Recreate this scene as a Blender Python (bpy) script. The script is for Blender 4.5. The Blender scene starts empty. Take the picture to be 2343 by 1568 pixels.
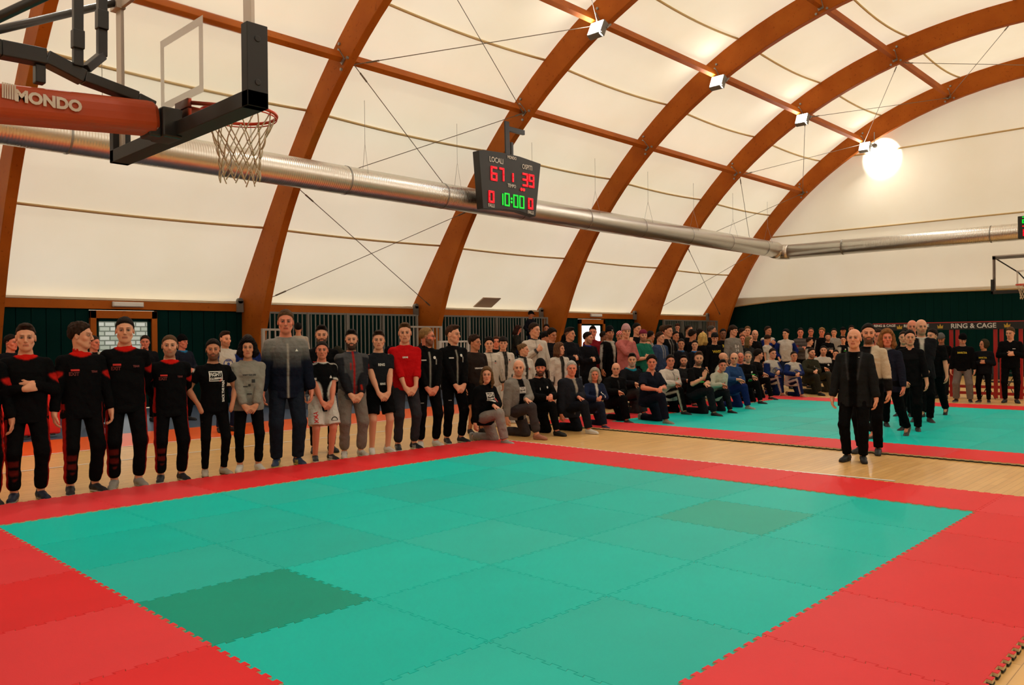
import bpy, bmesh, math, random
import numpy as np
from mathutils import Vector, Matrix
from mathutils.bvhtree import BVHTree
random.seed(7); RNG = np.random.default_rng(11)
SC = bpy.context.scene
COL = SC.collection
PI = math.pi

# ---------------------------------------------------------------- camera
IW, IH, FPX = 2343.0, 1568.0, 1842.87
YAW, PITCH, ROLL = math.radians(43.8314), math.radians(-0.185), math.radians(-0.585)
CAM = np.array([-1.8906, -7.9629, 1.5767])
_F = np.array([math.cos(PITCH)*math.cos(YAW), math.cos(PITCH)*math.sin(YAW), math.sin(PITCH)])
_r = np.array([math.sin(YAW), -math.cos(YAW), 0.0]); _u = np.cross(_r, _F)
_R = math.cos(ROLL)*_r + math.sin(ROLL)*_u
_U = -math.sin(ROLL)*_r + math.cos(ROLL)*_u
cd = bpy.data.cameras.new('camera'); cam = bpy.data.objects.new('camera', cd); COL.objects.link(cam)
cd.sensor_width = 36.0; cd.lens = 36.0*FPX/IW; cd.clip_end = 300
cam.matrix_world = Matrix(((_R[0], _U[0], -_F[0], CAM[0]), (_R[1], _U[1], -_F[1], CAM[1]), (_R[2], _U[2], -_F[2], CAM[2]), (0, 0, 0, 1)))
SC.camera = cam
def ray(px, py):
    return _R*((px-IW/2)/FPX) - _U*((py-IH/2)/FPX) + _F
def pl(px, py, X=None, Y=None, Z=None):
    d = ray(px, py)
    t = (X-CAM[0])/d[0] if X is not None else (Y-CAM[1])/d[1] if Y is not None else (Z-CAM[2])/d[2]
    return CAM + t*d

# ---------------------------------------------------------------- world, light, exposure
SC.view_settings.view_transform = 'Standard'; SC.view_settings.look = 'None'
SC.view_settings.exposure = 0.0; SC.view_settings.gamma = 1.0
SC.view_settings.use_curve_mapping = False
SC.cycles.use_denoising = True
SC.cycles.max_bounces = 8; SC.cycles.diffuse_bounces = 5; SC.cycles.transmission_bounces = 6
SC.cycles.caustics_reflective = False; SC.cycles.caustics_refractive = False
W = bpy.data.worlds.new('world'); SC.world = W; W.use_nodes = True
nt = W.node_tree; bg = nt.nodes['Background']
# bright overcast daylight outside the translucent membrane
bg.inputs['Color'].default_value = (1.0, 0.97, 0.93, 1); bg.inputs['Strength'].default_value = 4.1

# ---------------------------------------------------------------- materials
MATS = {}
def mat(name, rgb, rough=0.6, metal=0.0, spec=0.5, emit=None, estr=0.0):
    if name in MATS: return MATS[name]
    m = bpy.data.materials.new(name); m.use_nodes = True
    p = m.node_tree.nodes['Principled BSDF']
    p.inputs['Base Color'].default_value = (*rgb, 1); p.inputs['Roughness'].default_value = rough
    p.inputs['Metallic'].default_value = metal; p.inputs['Specular IOR Level'].default_value = spec
    if emit: p.inputs['Emission Color'].default_value = (*emit, 1); p.inputs['Emission Strength'].default_value = estr
    MATS[name] = m; return m
def nodes(m): return m.node_tree.nodes, m.node_tree.links, m.node_tree.nodes['Principled BSDF']
def add_bump(m, scale, strength, dist=0.01, kind='noise', coord='Object', stretch=None, detail=3):
    N, L, p = nodes(m)
    tc = N.new('ShaderNodeTexCoord'); mp = N.new('ShaderNodeMapping'); L.new(tc.outputs[coord], mp.inputs[0])
    if stretch: mp.inputs['Scale'].default_value = stretch
    t = N.new('ShaderNodeTexNoise'); t.inputs['Scale'].default_value = scale; t.inputs['Detail'].default_value = detail
    L.new(mp.outputs[0], t.inputs['Vector'])
    b = N.new('ShaderNodeBump'); b.inputs['Strength'].default_value = strength; b.inputs['Distance'].default_value = dist
    L.new(t.outputs['Fac'], b.inputs['Height']); L.new(b.outputs[0], p.inputs['Normal'])
    return t
def noise_mix(m, c1, c2, scale, stretch=(1, 1, 1), lo=.35, hi=.65, detail=5, coord='Object'):
    N, L, p = nodes(m)
    tc = N.new('ShaderNodeTexCoord'); mp = N.new('ShaderNodeMapping'); L.new(tc.outputs[coord], mp.inputs[0])
    mp.inputs['Scale'].default_value = stretch
    t = N.new('ShaderNodeTexNoise'); t.inputs['Scale'].default_value = scale; t.inputs['Detail'].default_value = detail
    L.new(mp.outputs[0], t.inputs['Vector'])
    r = N.new('ShaderNodeValToRGB'); r.color_ramp.elements[0].position = lo; r.color_ramp.elements[1].position = hi
    r.color_ramp.elements[0].color = (*c1, 1); r.color_ramp.elements[1].color = (*c2, 1)
    L.new(t.outputs['Fac'], r.inputs[0]); L.new(r.outputs[0], p.inputs['Base Color']); return r
# laminated timber
wood = mat('laminated_timber', (.32, .075, .012), .6, spec=.12)
_N, _L, _p = nodes(wood)
r1 = noise_mix(wood, (.36, .086, .007), (.46, .125, .012), 1.2, (1, 1, 1), .3, .7)
_t = _N.new('ShaderNodeTexNoise'); _t.inputs['Scale'].default_value = 13; _t.inputs['Detail'].default_value = 2
_tc = _N.new('ShaderNodeTexCoord'); _L.new(_tc.outputs['Object'], _t.inputs['Vector'])
_r2 = _N.new('ShaderNodeValToRGB'); _r2.color_ramp.elements[0].position = .30; _r2.color_ramp.elements[1].position = .36
_r2.color_ramp.elements[0].color = (.45, .38, .3, 1)
_L.new(_t.outputs['Fac'], _r2.inputs[0])
_mx = _N.new('ShaderNodeMix'); _mx.data_type = 'RGBA'; _mx.blend_type = 'MULTIPLY'; _mx.inputs['Factor'].default_value = .45
_L.new(r1.outputs[0], _mx.inputs['A']); _L.new(_r2.outputs[0], _mx.inputs['B']); _L.new(_mx.outputs['Result'], _p.inputs['Base Color'])
# membrane: cream PVC that lets daylight through
def membrane(name, rgb, tr):
    m = bpy.data.materials.new(name); m.use_nodes = True; N = m.node_tree.nodes; L = m.node_tree.links
    N.remove(N['Principled BSDF']); o = N['Material Output']
    d = N.new('ShaderNodeBsdfDiffuse'); t = N.new('ShaderNodeBsdfTranslucent'); mx = N.new('ShaderNodeMixShader')
    tc = N.new('ShaderNodeTexCoord'); ns = N.new('ShaderNodeTexNoise'); ns.inputs['Scale'].default_value = .35; ns.inputs['Detail'].default_value = 6
    L.new(tc.outputs['Object'], ns.inputs['Vector']); r = N.new('ShaderNodeValToRGB')
    r.color_ramp.elements[0].position = .3; r.color_ramp.elements[1].position = .7
    r.color_ramp.elements[0].color = (rgb[0]*.93, rgb[1]*.91, rgb[2]*.86, 1); r.color_ramp.elements[1].color = (*rgb, 1)
    L.new(ns.outputs['Fac'], r.inputs[0]); L.new(r.outputs[0], d.inputs[0]); L.new(r.outputs[0], t.inputs[0])
    mx.inputs[0].default_value = tr; L.new(d.outputs[0], mx.inputs[1]); L.new(t.outputs[0], mx.inputs[2]); L.new(mx.outputs[0], o.inputs[0])
    MATS[name] = m; return m
fabric = membrane('cream_membrane', (.815, .752, .605), .2)
fabric_end = membrane('cream_membrane_end', (.825, .767, .63), .17)
batten_m = mat('tan_batten', (.66, .50, .25), .8)
steel = mat('galvanised_steel', (.30, .29, .27), .45, .6)
grey_paint = mat('grey_paint', (.17, .165, .15), .5)
black_paint = mat('black_paint', (.010, .010, .011), .38)
black_rubber = mat('black_rubber', (.008, .008, .008), .6)
cable_m = mat('wire_rope', (.17, .14, .10), .5, .3)
white_plastic = mat('white_plastic', (.65, .65, .62), .4)
white_paint = mat('white_line_paint', (.75, .75, .72), .4)
dark_green = mat('dark_green_cladding', (.001, .020, .018), .8, spec=.05)
red_pad = mat('orange_red_vinyl', (.42, .055, .007), .5)
print_white = mat('white_print', (.62, .58, .52), .6)
# membrane duct: spiral-wound bright metal
duct_m = mat('spiral_duct_metal', (.74, .71, .65), .33, 1.0)
_N, _L, _p = nodes(duct_m)
_tc = _N.new('ShaderNodeTexCoord'); _w = _N.new('ShaderNodeTexWave'); _w.inputs['Scale'].default_value = 6.0; _w.wave_profile = 'SIN'; _w.bands_direction = 'Z'
_L.new(_tc.outputs['Object'], _w.inputs['Vector']); _b = _N.new('ShaderNodeBump'); _b.inputs['Strength'].default_value = .35; _b.inputs['Distance'].default_value = .008
_L.new(_w.outputs['Fac'], _b.inputs['Height']); _L.new(_b.outputs[0], _p.inputs['Normal'])
# mats: colour comes from each tile
mat_m = mat('foam_mat', (.5, .5, .5), .5, spec=.07)
_N, _L, _p = nodes(mat_m)
_oi = _N.new('ShaderNodeObjectInfo'); _tc = _N.new('ShaderNodeTexCoord')
_n = _N.new('ShaderNodeTexNoise'); _n.inputs['Scale'].default_value = 1.3; _n.inputs['Detail'].default_value = 6; _L.new(_tc.outputs['Object'], _n.inputs['Vector'])
_h = _N.new('ShaderNodeHueSaturation'); _mr = _N.new('ShaderNodeMapRange'); _mr.inputs['To Min'].default_value = .88; _mr.inputs['To Max'].default_value = 1.12
_L.new(_n.outputs['Fac'], _mr.inputs['Value']); _L.new(_mr.outputs[0], _h.inputs['Value']); _L.new(_oi.outputs['Color'], _h.inputs['Color']); _L.new(_h.outputs[0], _p.inputs['Base Color'])
_n2 = _N.new('ShaderNodeTexNoise'); _n2.inputs['Scale'].default_value = 160; _L.new(_tc.outputs['Object'], _n2.inputs['Vector'])
_b = _N.new('ShaderNodeBump'); _b.inputs['Strength'].default_value = .25; _b.inputs['Distance'].default_value = .002; _L.new(_n2.outputs['Fac'], _b.inputs['Height']); _L.new(_b.outputs[0], _p.inputs['Normal'])
mat_side = mat('foam_cream_side', (.62, .50, .30), .8)
mat_back = mat('foam_dark_back', (.02, .03, .02), .8)

# ---------------------------------------------------------------- mesh helpers
class MB:
    def __init__(s): s.v = []; s.f = []; s.m = []
    def add(s, vs, fs, mi=0):
        o = len(s.v); s.v += [tuple(map(float, q)) for q in vs]; s.f += [[o+i for i in f] for f in fs]; s.m += [mi]*len(fs)
    def box(s, a, b, mi=0):
        (x0, y0, z0), (x1, y1, z1) = a, b
        s.add([(x0, y0, z0), (x1, y0, z0), (x1, y1, z0), (x0, y1, z0), (x0, y0, z1), (x1, y0, z1), (x1, y1, z1), (x0, y1, z1)],
              [(0, 3, 2, 1), (4, 5, 6, 7), (0, 1, 5, 4), (1, 2, 6, 5), (2, 3, 7, 6), (3, 0, 4, 7)], mi)
    def beam(s, p, q, w, h, mi=0, up=(0, 0, 1), w2=None, h2=None):
        p = np.array(p, float); q = np.array(q, float); d = q-p; d /= np.linalg.norm(d); up = np.array(up, float)
        if abs(d @ up) > .98: up = np.array([1., 0, 0])
        sd = np.cross(d, up); sd /= np.linalg.norm(sd); u = np.cross(sd, d)
        w2 = w if w2 is None else w2; h2 = h if h2 is None else h2
        V = []
        for c, ww, hh in ((p, w, h), (q, w2, h2)):
            for a, b in ((-1, -1), (1, -1), (1, 1), (-1, 1)): V.append(c+sd*a*ww/2+u*b*hh/2)
        s.add(V, [(0, 1, 2, 3), (7, 6, 5, 4), (0, 4, 5, 1), (1, 5, 6, 2), (2, 6, 7, 3), (3, 7, 4, 0)], mi)
    def tube(s, pts, r, n=10, mi=0, cap=True, closed=False):
        pts = [np.array(p, float) for p in pts]; rs = r if hasattr(r, '__len__') else [r]*len(pts)
        V = []; K = len(pts); prev = None
        for i, p in enumerate(pts):
            a = pts[(i-1) % K] if (closed or i > 0) else p; b = pts[(i+1) % K] if (closed or i < K-1) else p
            d = b-a; d /= (np.linalg.norm(d)+1e-12)
            if prev is None:
                h = np.array([0, 0, 1.]) if abs(d[2]) < .9 else np.array([1., 0, 0]); sd = np.cross(d, h)
            else: sd = prev-d*(prev @ d)
            sd /= np.linalg.norm(sd); prev = sd; u = np.cross(d, sd)
            for k in range(n):
                t = 2*PI*k/n; V.append(p+rs[i]*(math.cos(t)*sd+math.sin(t)*u))
        F = []
        for i in range(K if closed else K-1):
            j = (i+1) % K
            for k in range(n): F.append((i*n+k, i*n+(k+1) % n, j*n+(k+1) % n, j*n+k))
        if cap and not closed: F.append(tuple(range(n-1, -1, -1))); F.append(tuple((K-1)*n+k for k in range(n)))
        s.add(V, F, mi)
    def prism(s, poly, z0, z1, mi=0, ms=None):
        n = len(poly); V = [(x, y, z0) for x, y in poly]+[(x, y, z1) for x, y in poly]
        s.add(V, [tuple(range(n-1, -1, -1)), tuple(range(n, 2*n))], mi)
        o = len(s.v)-2*n
        s.f += [[o+i, o+(i+1) % n, o+n+(i+1) % n, o+n+i] for i in range(n)]; s.m += [mi if ms is None else ms]*n
    def build(s, name, mats, parent=None, smooth=False, bevel=0.0):
        me = bpy.data.meshes.new(name); me.from_pydata(s.v, [], s.f)
        if not isinstance(mats, (list, tuple)): mats = [mats]
        for m in mats: me.materials.append(m)
        me.polygons.foreach_set('material_index', s.m)
        if smooth: me.polygons.foreach_set('use_smooth', [True]*len(s.f))
        me.update(); o = bpy.data.objects.new(name, me); COL.objects.link(o)
        if parent: o.parent = parent
        if bevel:
            b = o.modifiers.new('bevel', 'BEVEL'); b.width = bevel; b.segments = 2; b.limit_method = 'ANGLE'
        return o
def tag(o, label=None, cat=None, group=None, kind=None):
    if label: o['label'] = label
    if cat: o['category'] = cat
    if group: o['group'] = group
    if kind: o['kind'] = kind
    return o
def empty(name, loc=(0, 0, 0), rz=0.0):
    o = bpy.data.objects.new(name, None); COL.objects.link(o); o.location = [float(q) for q in loc]; o.rotation_euler = (0, 0, rz); o.empty_display_size = .1
    return o
def text_mesh(name, body, size, m, parent=None, M=None, extrude=.002, bold=0.0, align='CENTER', sx=1.0):
    c = bpy.data.curves.new(name, 'FONT'); c.body = body; c.size = size; c.extrude = extrude; c.offset = bold
    c.align_x = align; c.align_y = 'CENTER'; c.resolution_u = 3
    t = bpy.data.objects.new('tmp', c); COL.objects.link(t)
    dg = bpy.context.evaluated_depsgraph_get(); me = bpy.data.meshes.new_from_object(t.evaluated_get(dg))
    bpy.data.objects.remove(t); bpy.data.curves.remove(c)
    me.materials.clear(); me.materials.append(m); me.name = name
    if sx != 1.0: me.transform(Matrix.Diagonal((sx, 1, 1, 1)))
    o = bpy.data.objects.new(name, me); COL.objects.link(o)
    if parent: o.parent = parent
    if M is not None: o.matrix_local = M
    return o
def frame(o, xax, yax):   # local x -> xax, local y -> yax
    x = Vector(xax).normalized(); y = Vector(yax).normalized(); z = x.cross(y)
    return Matrix(((x.x, y.x, z.x, o[0]), (x.y, y.y, z.y, o[1]), (x.z, y.z, z.z, o[2]), (0, 0, 0, 1)))
# ================================================================ THE HALL
YC, ZC = -2.235, -3.792
def prof(t, which):
    t = abs(t); c = (15.6082, 2.9297, -7.07, 4.1065) if which == 'o' else (14.8905, .474, -.6321, -.0228)
    return c[0]+c[1]*t*t+c[2]*t**3+c[3]*t**4
def yz(t, R): return YC+R*math.sin(t), ZC+R*math.cos(t)
XA = [2.6213+5.9717*k for k in range(-2, 6)]      # planes of the arches' near faces
XE = 33.0; X0 = -9.6
YW = 12.0
# ground outside and floor
g = MB(); g.box((-60, -60, -.3), (80, 80, -.12)); o = g.build('ground', mat('ground_outside', (.12, .12, .1), .9)); tag(o, kind='structure')
parq = mat('parquet', (.5, .3, .1), .28, spec=.5)
N, L, p = nodes(parq)
tc = N.new('ShaderNodeTexCoord'); bt = N.new('ShaderNodeTexBrick'); bt.inputs['Scale'].default_value = 1.0
bt.inputs['Brick Width'].default_value = .55; bt.inputs['Row Height'].default_value = .075; bt.inputs['Mortar Size'].default_value = .002; bt.offset = .37
bt.inputs['Color1'].default_value = (.74, .46, .175, 1); bt.inputs['Color2'].default_value = (.66, .385, .13, 1); bt.inputs['Mortar'].default_value = (.36, .19, .06, 1)
L.new(tc.outputs['Object'], bt.inputs['Vector'])
ns = N.new('ShaderNodeTexNoise'); ns.inputs['Scale'].default_value = 2.0; mp = N.new('ShaderNodeMapping'); mp.inputs['Scale'].default_value = (.4, 6, 1)
L.new(tc.outputs['Object'], mp.inputs[0]); L.new(mp.outputs[0], ns.inputs['Vector'])
hs = N.new('ShaderNodeHueSaturation'); mr = N.new('ShaderNodeMapRange'); mr.inputs['To Min'].default_value = .8; mr.inputs['To Max'].default_value = 1.2
L.new(ns.outputs['Fac'], mr.inputs['Value']); L.new(mr.outputs[0], hs.inputs['Value']); L.new(bt.outputs['Color'], hs.inputs['Color']); L.new(hs.outputs[0], p.inputs['Base Color'])
f = MB(); f.box((X0, -16.5, -.1), (XE+.6, 12.6, 0)); tag(f.build('floor', parq), kind='structure')
orange = mat('orange_sports_floor', (.80, .11, .008), .3, spec=.5)
blue_fl = mat('blue_grey_floor', (.045, .075, .13), .4)
f = MB(); f.box((X0, 4.85, 0), (27.8, 6.75, .003)); tag(f.build('floor_orange_border', orange), kind='structure')
f = MB(); f.box((X0, 6.75, 0), (27.8, 12.2, .0035)); tag(f.build('floor_blue_border', blue_fl), kind='structure')
def line(name, pts, w=.05, z=.0045):
    m = MB()
    for a, b in zip(pts[:-1], pts[1:]):
        a = np.array(a, float); b = np.array(b, float); d = b-a; n = np.array([-d[1], d[0]])/np.linalg.norm(d)*w/2
        V = [(*(a+n), z), (*(a-n), z), (*(b-n), z), (*(b+n), z)]
        m.add(V, [(0, 1, 2, 3)])
    return tag(m.build(name, white_paint), kind='structure')
line('floor_line', [(X0, 4.87), (27.8, 4.87)]); line('floor_line', [(X0, 3.4), (27.5, 3.4)], .04)
line('floor_line', [(7.17, 1.2), (7.17, -3.6), (7.28, -4.9)], .05)
arcp = [(-.9+6.75*math.cos(t)*1.0+.6, -2.2+6.75*math.sin(t)) for t in np.linspace(-1.5, 1.5, 2)]
# arches
def arch(X, name='arch_beam'):
    m = MB(); n = 72; T = np.linspace(-1.36, 1.36, n); w = .20
    V = []
    for t in T:
        yo, zo = yz(t, prof(t, 'o')-.03); yi, zi = yz(t, prof(t, 'i'))
        V += [(X, yo, zo), (X+w, yo, zo), (X+w, yi, zi), (X, yi, zi)]
    F = []
    for i in range(n-1):
        a, b = 4*i, 4*i+4
        for k in range(4): F.append((a+k, a+(k+1) % 4, b+(k+1) % 4, b+k))
    F += [(3, 2, 1, 0), tuple(4*(n-1)+k for k in range(4))]
    m.add(V, F); o = m.build(name, wood); b = o.modifiers.new('bevel', 'BEVEL'); b.width = .012; b.segments = 1; b.limit_method = 'ANGLE'; b.angle_limit = 1.0
    tag(o, kind='structure'); return o
for X in XA: arch(X)
# roof membrane, one panel per bay, dipping inwards between the arches
BAT = [.01, .21, .405, .593, .793, 1.007]
def sag(t): return .05+.26*max(0, 1-abs(t)/1.3)
def roofpt(X, Xa, Xb, t, off=0.0):
    u = min(1, max(0, (X-Xa)/(Xb-Xa))); s = math.sin(PI*u)**.9*sag(t)
    y, z = yz(t, prof(t, 'o')-s+off); return (X, y, z)
TE = 1.178
def bay_panel(Xa, Xb):
    m = MB(); nx, nt_ = 13, 100; V = []
    T = np.linspace(-TE, TE, nt_)
    for X in np.linspace(Xa, Xb, nx):
        for t in T: V.append(roofpt(X, Xa, Xb, t))
    m.add(V, [(i*nt_+j, i*nt_+j+1, (i+1)*nt_+j+1, (i+1)*nt_+j) for i in range(nx-1) for j in range(nt_-1)])
    o = m.build('ceiling_membrane', fabric, smooth=True); tag(o, kind='structure'); return o
bays = list(zip(XA[:-1], XA[1:]))+[(X0, XA[0]), (XA[-1], XE+.05)]
for a, b in bays: bay_panel(a, b)
# battens (pale straps carrying the membrane)
for a, b in bays[:-2]:
    root = None
    for t0 in BAT:
        for sgn in ((1,) if t0 < .1 else (1, -1)):
            m = MB(); m.tube([roofpt(X, a, b, sgn*t0, -.035) for X in np.linspace(a+.2, b, 15)], .032, 6)
            o = m.build('roof_batten', batten_m, smooth=True); tag(o, kind='structure')
# purlins
PUR = [.244, .474, .683]
for (a, b) in bays[:-2]:
    for t0 in PUR:
        for sgn in (1, -1):
            y, z = yz(sgn*t0, 15.20); m = MB()
            m.beam((a+.2, y, z), (b, y, z), .13, .26, up=(0, math.sin(sgn*t0), math.cos(t0)))
            tag(m.build('purlin_beam', wood, bevel=.006), kind='structure')
def bracket(X, t0, sgn=1):
    y, z = yz(sgn*t0, 15.2); m = MB()
    up = np.array([0, math.sin(sgn*t0), math.cos(t0)]); tn = np.array([0, math.cos(t0), -sgn*math.sin(t0)])
    c = np.array([X, y, z]); m.beam(c-up*.2+[-.015, 0, 0], c+up*.2+[-.015, 0, 0], .16, .03, up=(1, 0, 0))
    for a in (-1, 1):
        for b in (-1, 1):
            q = c+up*a*.25+tn*b*.16; m.tube([q+[.0, 0, 0], q+[-.04, 0, 0]], .035, 8)
    tag(m.build('beam_bracket', steel), 'bolted steel bracket joining a roof purlin to a timber arch', 'bracket', 'steel brackets on the timber arches')
for X in XA[2:]:
    for t0 in PUR: bracket(X, t0)
# eave beams, lacing, side walls
for i, (a, b) in enumerate(bays[:-2]+[bays[-2]]):
    for sgn in (1, -1):
        yb = YW if sgn > 0 else 2*YC-YW
        m = MB(); m.box((a+.2, min(yb, yb+.16*sgn), 2.40), (b, max(yb, yb+.16*sgn), 2.60))
        tag(m.build('eave_beam', wood, bevel=.006), kind='structure')
        m = MB(); m.box((a+.2, min(yb, yb+.2*sgn), 2.61), (b, max(yb, yb+.2*sgn), 2.66))
        tag(m.build('eave_flashing', mat('cream_flashing', (.80, .70, .50), .6)), kind='structure')
        m = MB()    # scalloped lacing at the hem of the membrane
        nsc = 44; x = a+.22; st = (b-a-.24)/nsc; y0, z0 = yz(TE*.984, prof(TE*.984, 'o')-.06)
        if sgn < 0: y0 = 2*YC-y0
        for k in range(nsc):
            V = [(x, y0-.03*sgn, z0+.12)]+[(x+st*(.5-.5*math.cos(q)), y0-.05*sgn, z0+.05-.075*math.sin(q)) for q in np.linspace(0, PI, 7)]+[(x+st, y0-.03*sgn, z0+.12)]
            m.add(V, [tuple(range(len(V)))]); x += st
        o = m.build('membrane_lacing_hem', mat('tan_hem', (.46, .33, .16), .8)); tag(o, kind='structure')
cl = MB()
def cladding(name, x0, x1, y, sgn=1, z0=0.0, z1=2.42):
    m = MB(); n = max(2, int((x1-x0)/.3)); xs = np.linspace(x0, x1, n+1)
    for a, b in zip(xs[:-1], xs[1:]):
        m.box((a+.008, min(y, y+.1*sgn), z0), (b-.008, max(y, y+.1*sgn), z1))
    m.box((x0, min(y+.04*sgn, y+.12*sgn), z0), (x1, max(y+.04*sgn, y+.12*sgn), z1))
    return tag(m.build(name, dark_green), kind='structure')
D1 = (4.80, 6.33); D2 = (22.70, 24.35)
cladding('wall_side', X0, D1[0], YW+.05); cladding('wall_side', D1[1], D2[0], YW+.05); cladding('wall_side', D2[1], XE, YW+.05)
cladding('wall_opposite', X0, XE, 2*YC-YW-.05, -1)
for d in (D1, D2): cladding('wall_side', d[0], d[1], YW+.05, z0=2.38, z1=2.42)
# small hooks along the cladding of the first bay are part of the wall
# doors
door_glow = mat('overcast_daylight_glass', (.9, .95, 1), .2, emit=(.85, .93, 1.0), estr=1.5)
def door(n, x0, x1, y, ztop=2.36, glass=(.0, 1.0)):
    root = empty('door_%d' % n, ((x0+x1)/2, y, 0)); tag(root, kind='structure'); cx = (x0+x1)/2
    def P(name, mb, m, par=root, **k): return mb.build(name, m, par, **k)
    h = (x1-x0)/2; m = MB(); t = .13
    m.box((-h, -.06, 0), (-h+t, .1, ztop)); m.box((h-t, -.06, 0), (h, .1, ztop)); m.box((-h, -.06, ztop-t-.05), (h, .1, ztop))
    P('door_frame', m, wood, bevel=.005)
    m = MB(); a = -h+t; b = h-t; zz = ztop-t-.05; s = .07
    m.box((a, 0, 0.03), (a+s, .06, zz)); m.box((b-s, 0, 0.03), (b, .06, zz)); m.box((a, 0, zz-s), (b, .06, zz)); m.box((a, 0, .03), (b, .06, 1.12)); 
    lf = P('door_leaf', m, dark_green)
    m = MB(); m.box((a+s, .02, 1.12), (b-s, .035, zz-s)); P('glass', m, mat('clear_glass_pane', (.9, .95, .95), .05, spec=.2), lf)
    gl = MATS['clear_glass_pane']; gp = gl.node_tree.nodes['Principled BSDF']; gp.inputs['Transmission Weight'].default_value = 1.0; gp.inputs['IOR'].default_value = 1.02
    m = MB(); m.box((a+.12, -.03, .98), (b-.12, 0, 1.03)); P('push_bar', m, steel, lf)
    return root
door(1, D1[0], D1[1], YW+.02); door(2, D2[0], D2[1], YW+.02)
# stone wall outside, seen through the first door
st = mat('outside_stone_wall', (.5, .5, .48), .9); N, L, p = nodes(st)
tc = N.new('ShaderNodeTexCoord'); b_ = N.new('ShaderNodeTexBrick'); b_.inputs['Scale'].default_value = 1; b_.inputs['Brick Width'].default_value = .3; b_.inputs['Row Height'].default_value = .14
mp = N.new('ShaderNodeMapping'); mp.inputs['Rotation'].default_value = (PI/2, 0, 0); L.new(tc.outputs['Object'], mp.inputs[0]); L.new(mp.outputs[0], b_.inputs['Vector'])
b_.inputs['Color1'].default_value = (.36, .36, .34, 1); b_.inputs['Color2'].default_value = (.21, .235, .19, 1); b_.inputs['Mortar'].default_value = (.09, .10, .08, 1); b_.inputs['Mortar Size'].default_value = .02
L.new(b_.outputs['Color'], p.inputs['Base Color'])
m = MB(); m.box((1, 17.5, -.1), (17, 18, 3.2)); tag(m.build('outside_garden_wall', st), kind='structure')
# end wall: green lower part and membrane gable above
m = MB()
ys = np.linspace(-15.6, 12.4, 94)
for a, b in zip(ys[:-1], ys[1:]): m.box((XE+.02, a+.004, 0), (XE+.12, b-.004, 3.45))
m.box((XE+.08, ys[0], 0), (XE+.16, ys[-1], 3.45)); tag(m.build('wall_end', dark_green), kind='structure')
def gable(X, name, low):
    m = MB(); ys = np.linspace(-16.4, 2*YC+16.4, 90); V = []; nz = 16
    T = np.linspace(-1.25, 1.25, 400); P_ = np.array([yz(t, prof(t, 'o')+.02) for t in T])
    for y in ys:
        top = np.interp(y, P_[:, 0], P_[:, 1]); lo = min(low(y), top)
        for z in np.linspace(lo, top, nz): V.append((X, y, z))
    m.add(V, [(i*nz+j, (i+1)*nz+j, (i+1)*nz+j+1, i*nz+j+1) for i in range(len(ys)-1) for j in range(nz-1)])
    return tag(m.build(name, fabric_end, smooth=True), kind='structure')
def low_end(y):
    d = abs(y-YC); return float(np.interp(d, [0, 5, 9.3, 11.3, 13.1, 14.6], [3.28, 3.33, 3.31, 3.2, 3.05, 2.7]))
gable(XE, 'wall_end_membrane', low_end)
m = MB(); m.tube([(XE-.02, y, low_end(y)) for y in np.linspace(-16.4, 11.9, 60)], .035, 6); tag(m.build('wall_end_trim', mat('tan_hem', (.33, .22, .09))), kind='structure')
gable(X0, 'wall_near_membrane', lambda y: 3.2)
m = MB(); m.box((X0-.12, -16.2, 0), (X0, 12.4, 3.3)); tag(m.build('wall_near', dark_green), kind='structure')
for z in (6.15, 9.27):
    dy = math.sqrt(max(0, 15.55**2-(z-ZC)**2))
    m = MB(); m.tube([(XE-.03, y, z) for y in (YC-dy, YC+dy)], .035, 6); tag(m.build('wall_end_batten', batten_m), kind='structure')
# bracing rods
def rod(p, q):
    p = np.array(p); q = np.array(q); d = (q-p)/np.linalg.norm(q-p); m = MB()
    m.tube([p, q], .010, 6); m.tube([p+d*.3, p+d*.6], .02, 8); m.tube([q-d*.25, q], .022, 8)
    return m.build('tie_rod', cable_m)
LV = ['lowest one', 'second one up', 'third one up', 'fourth one up', 'topmost one']
def bracing(Xa, Xb, which):
    nd = [1.125, .913, .683, .474, .244, .02]
    def pt(X, t): y, z = yz(t, 15.02); return (X, y, z)
    for k in range(5):
        root = empty('cross_brace', pt((Xa+Xb)/2, (nd[k]+nd[k+1])/2)); org = np.array(root.location)
        for (ta, tb) in ((nd[k], nd[k+1]), (nd[k+1], nd[k])):
            o = rod(np.array(pt(Xa+.27, ta))-org, np.array(pt(Xb-.07, tb))-org); o.parent = root
        tag(root, 'steel cross brace '+which+', '+LV[k], 'cross brace')
bracing(XA[3], XA[4], 'in the roof bay left of the scoreboard')
bracing(XA[6], XA[7], 'in the roof bay by the end wall')
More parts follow.
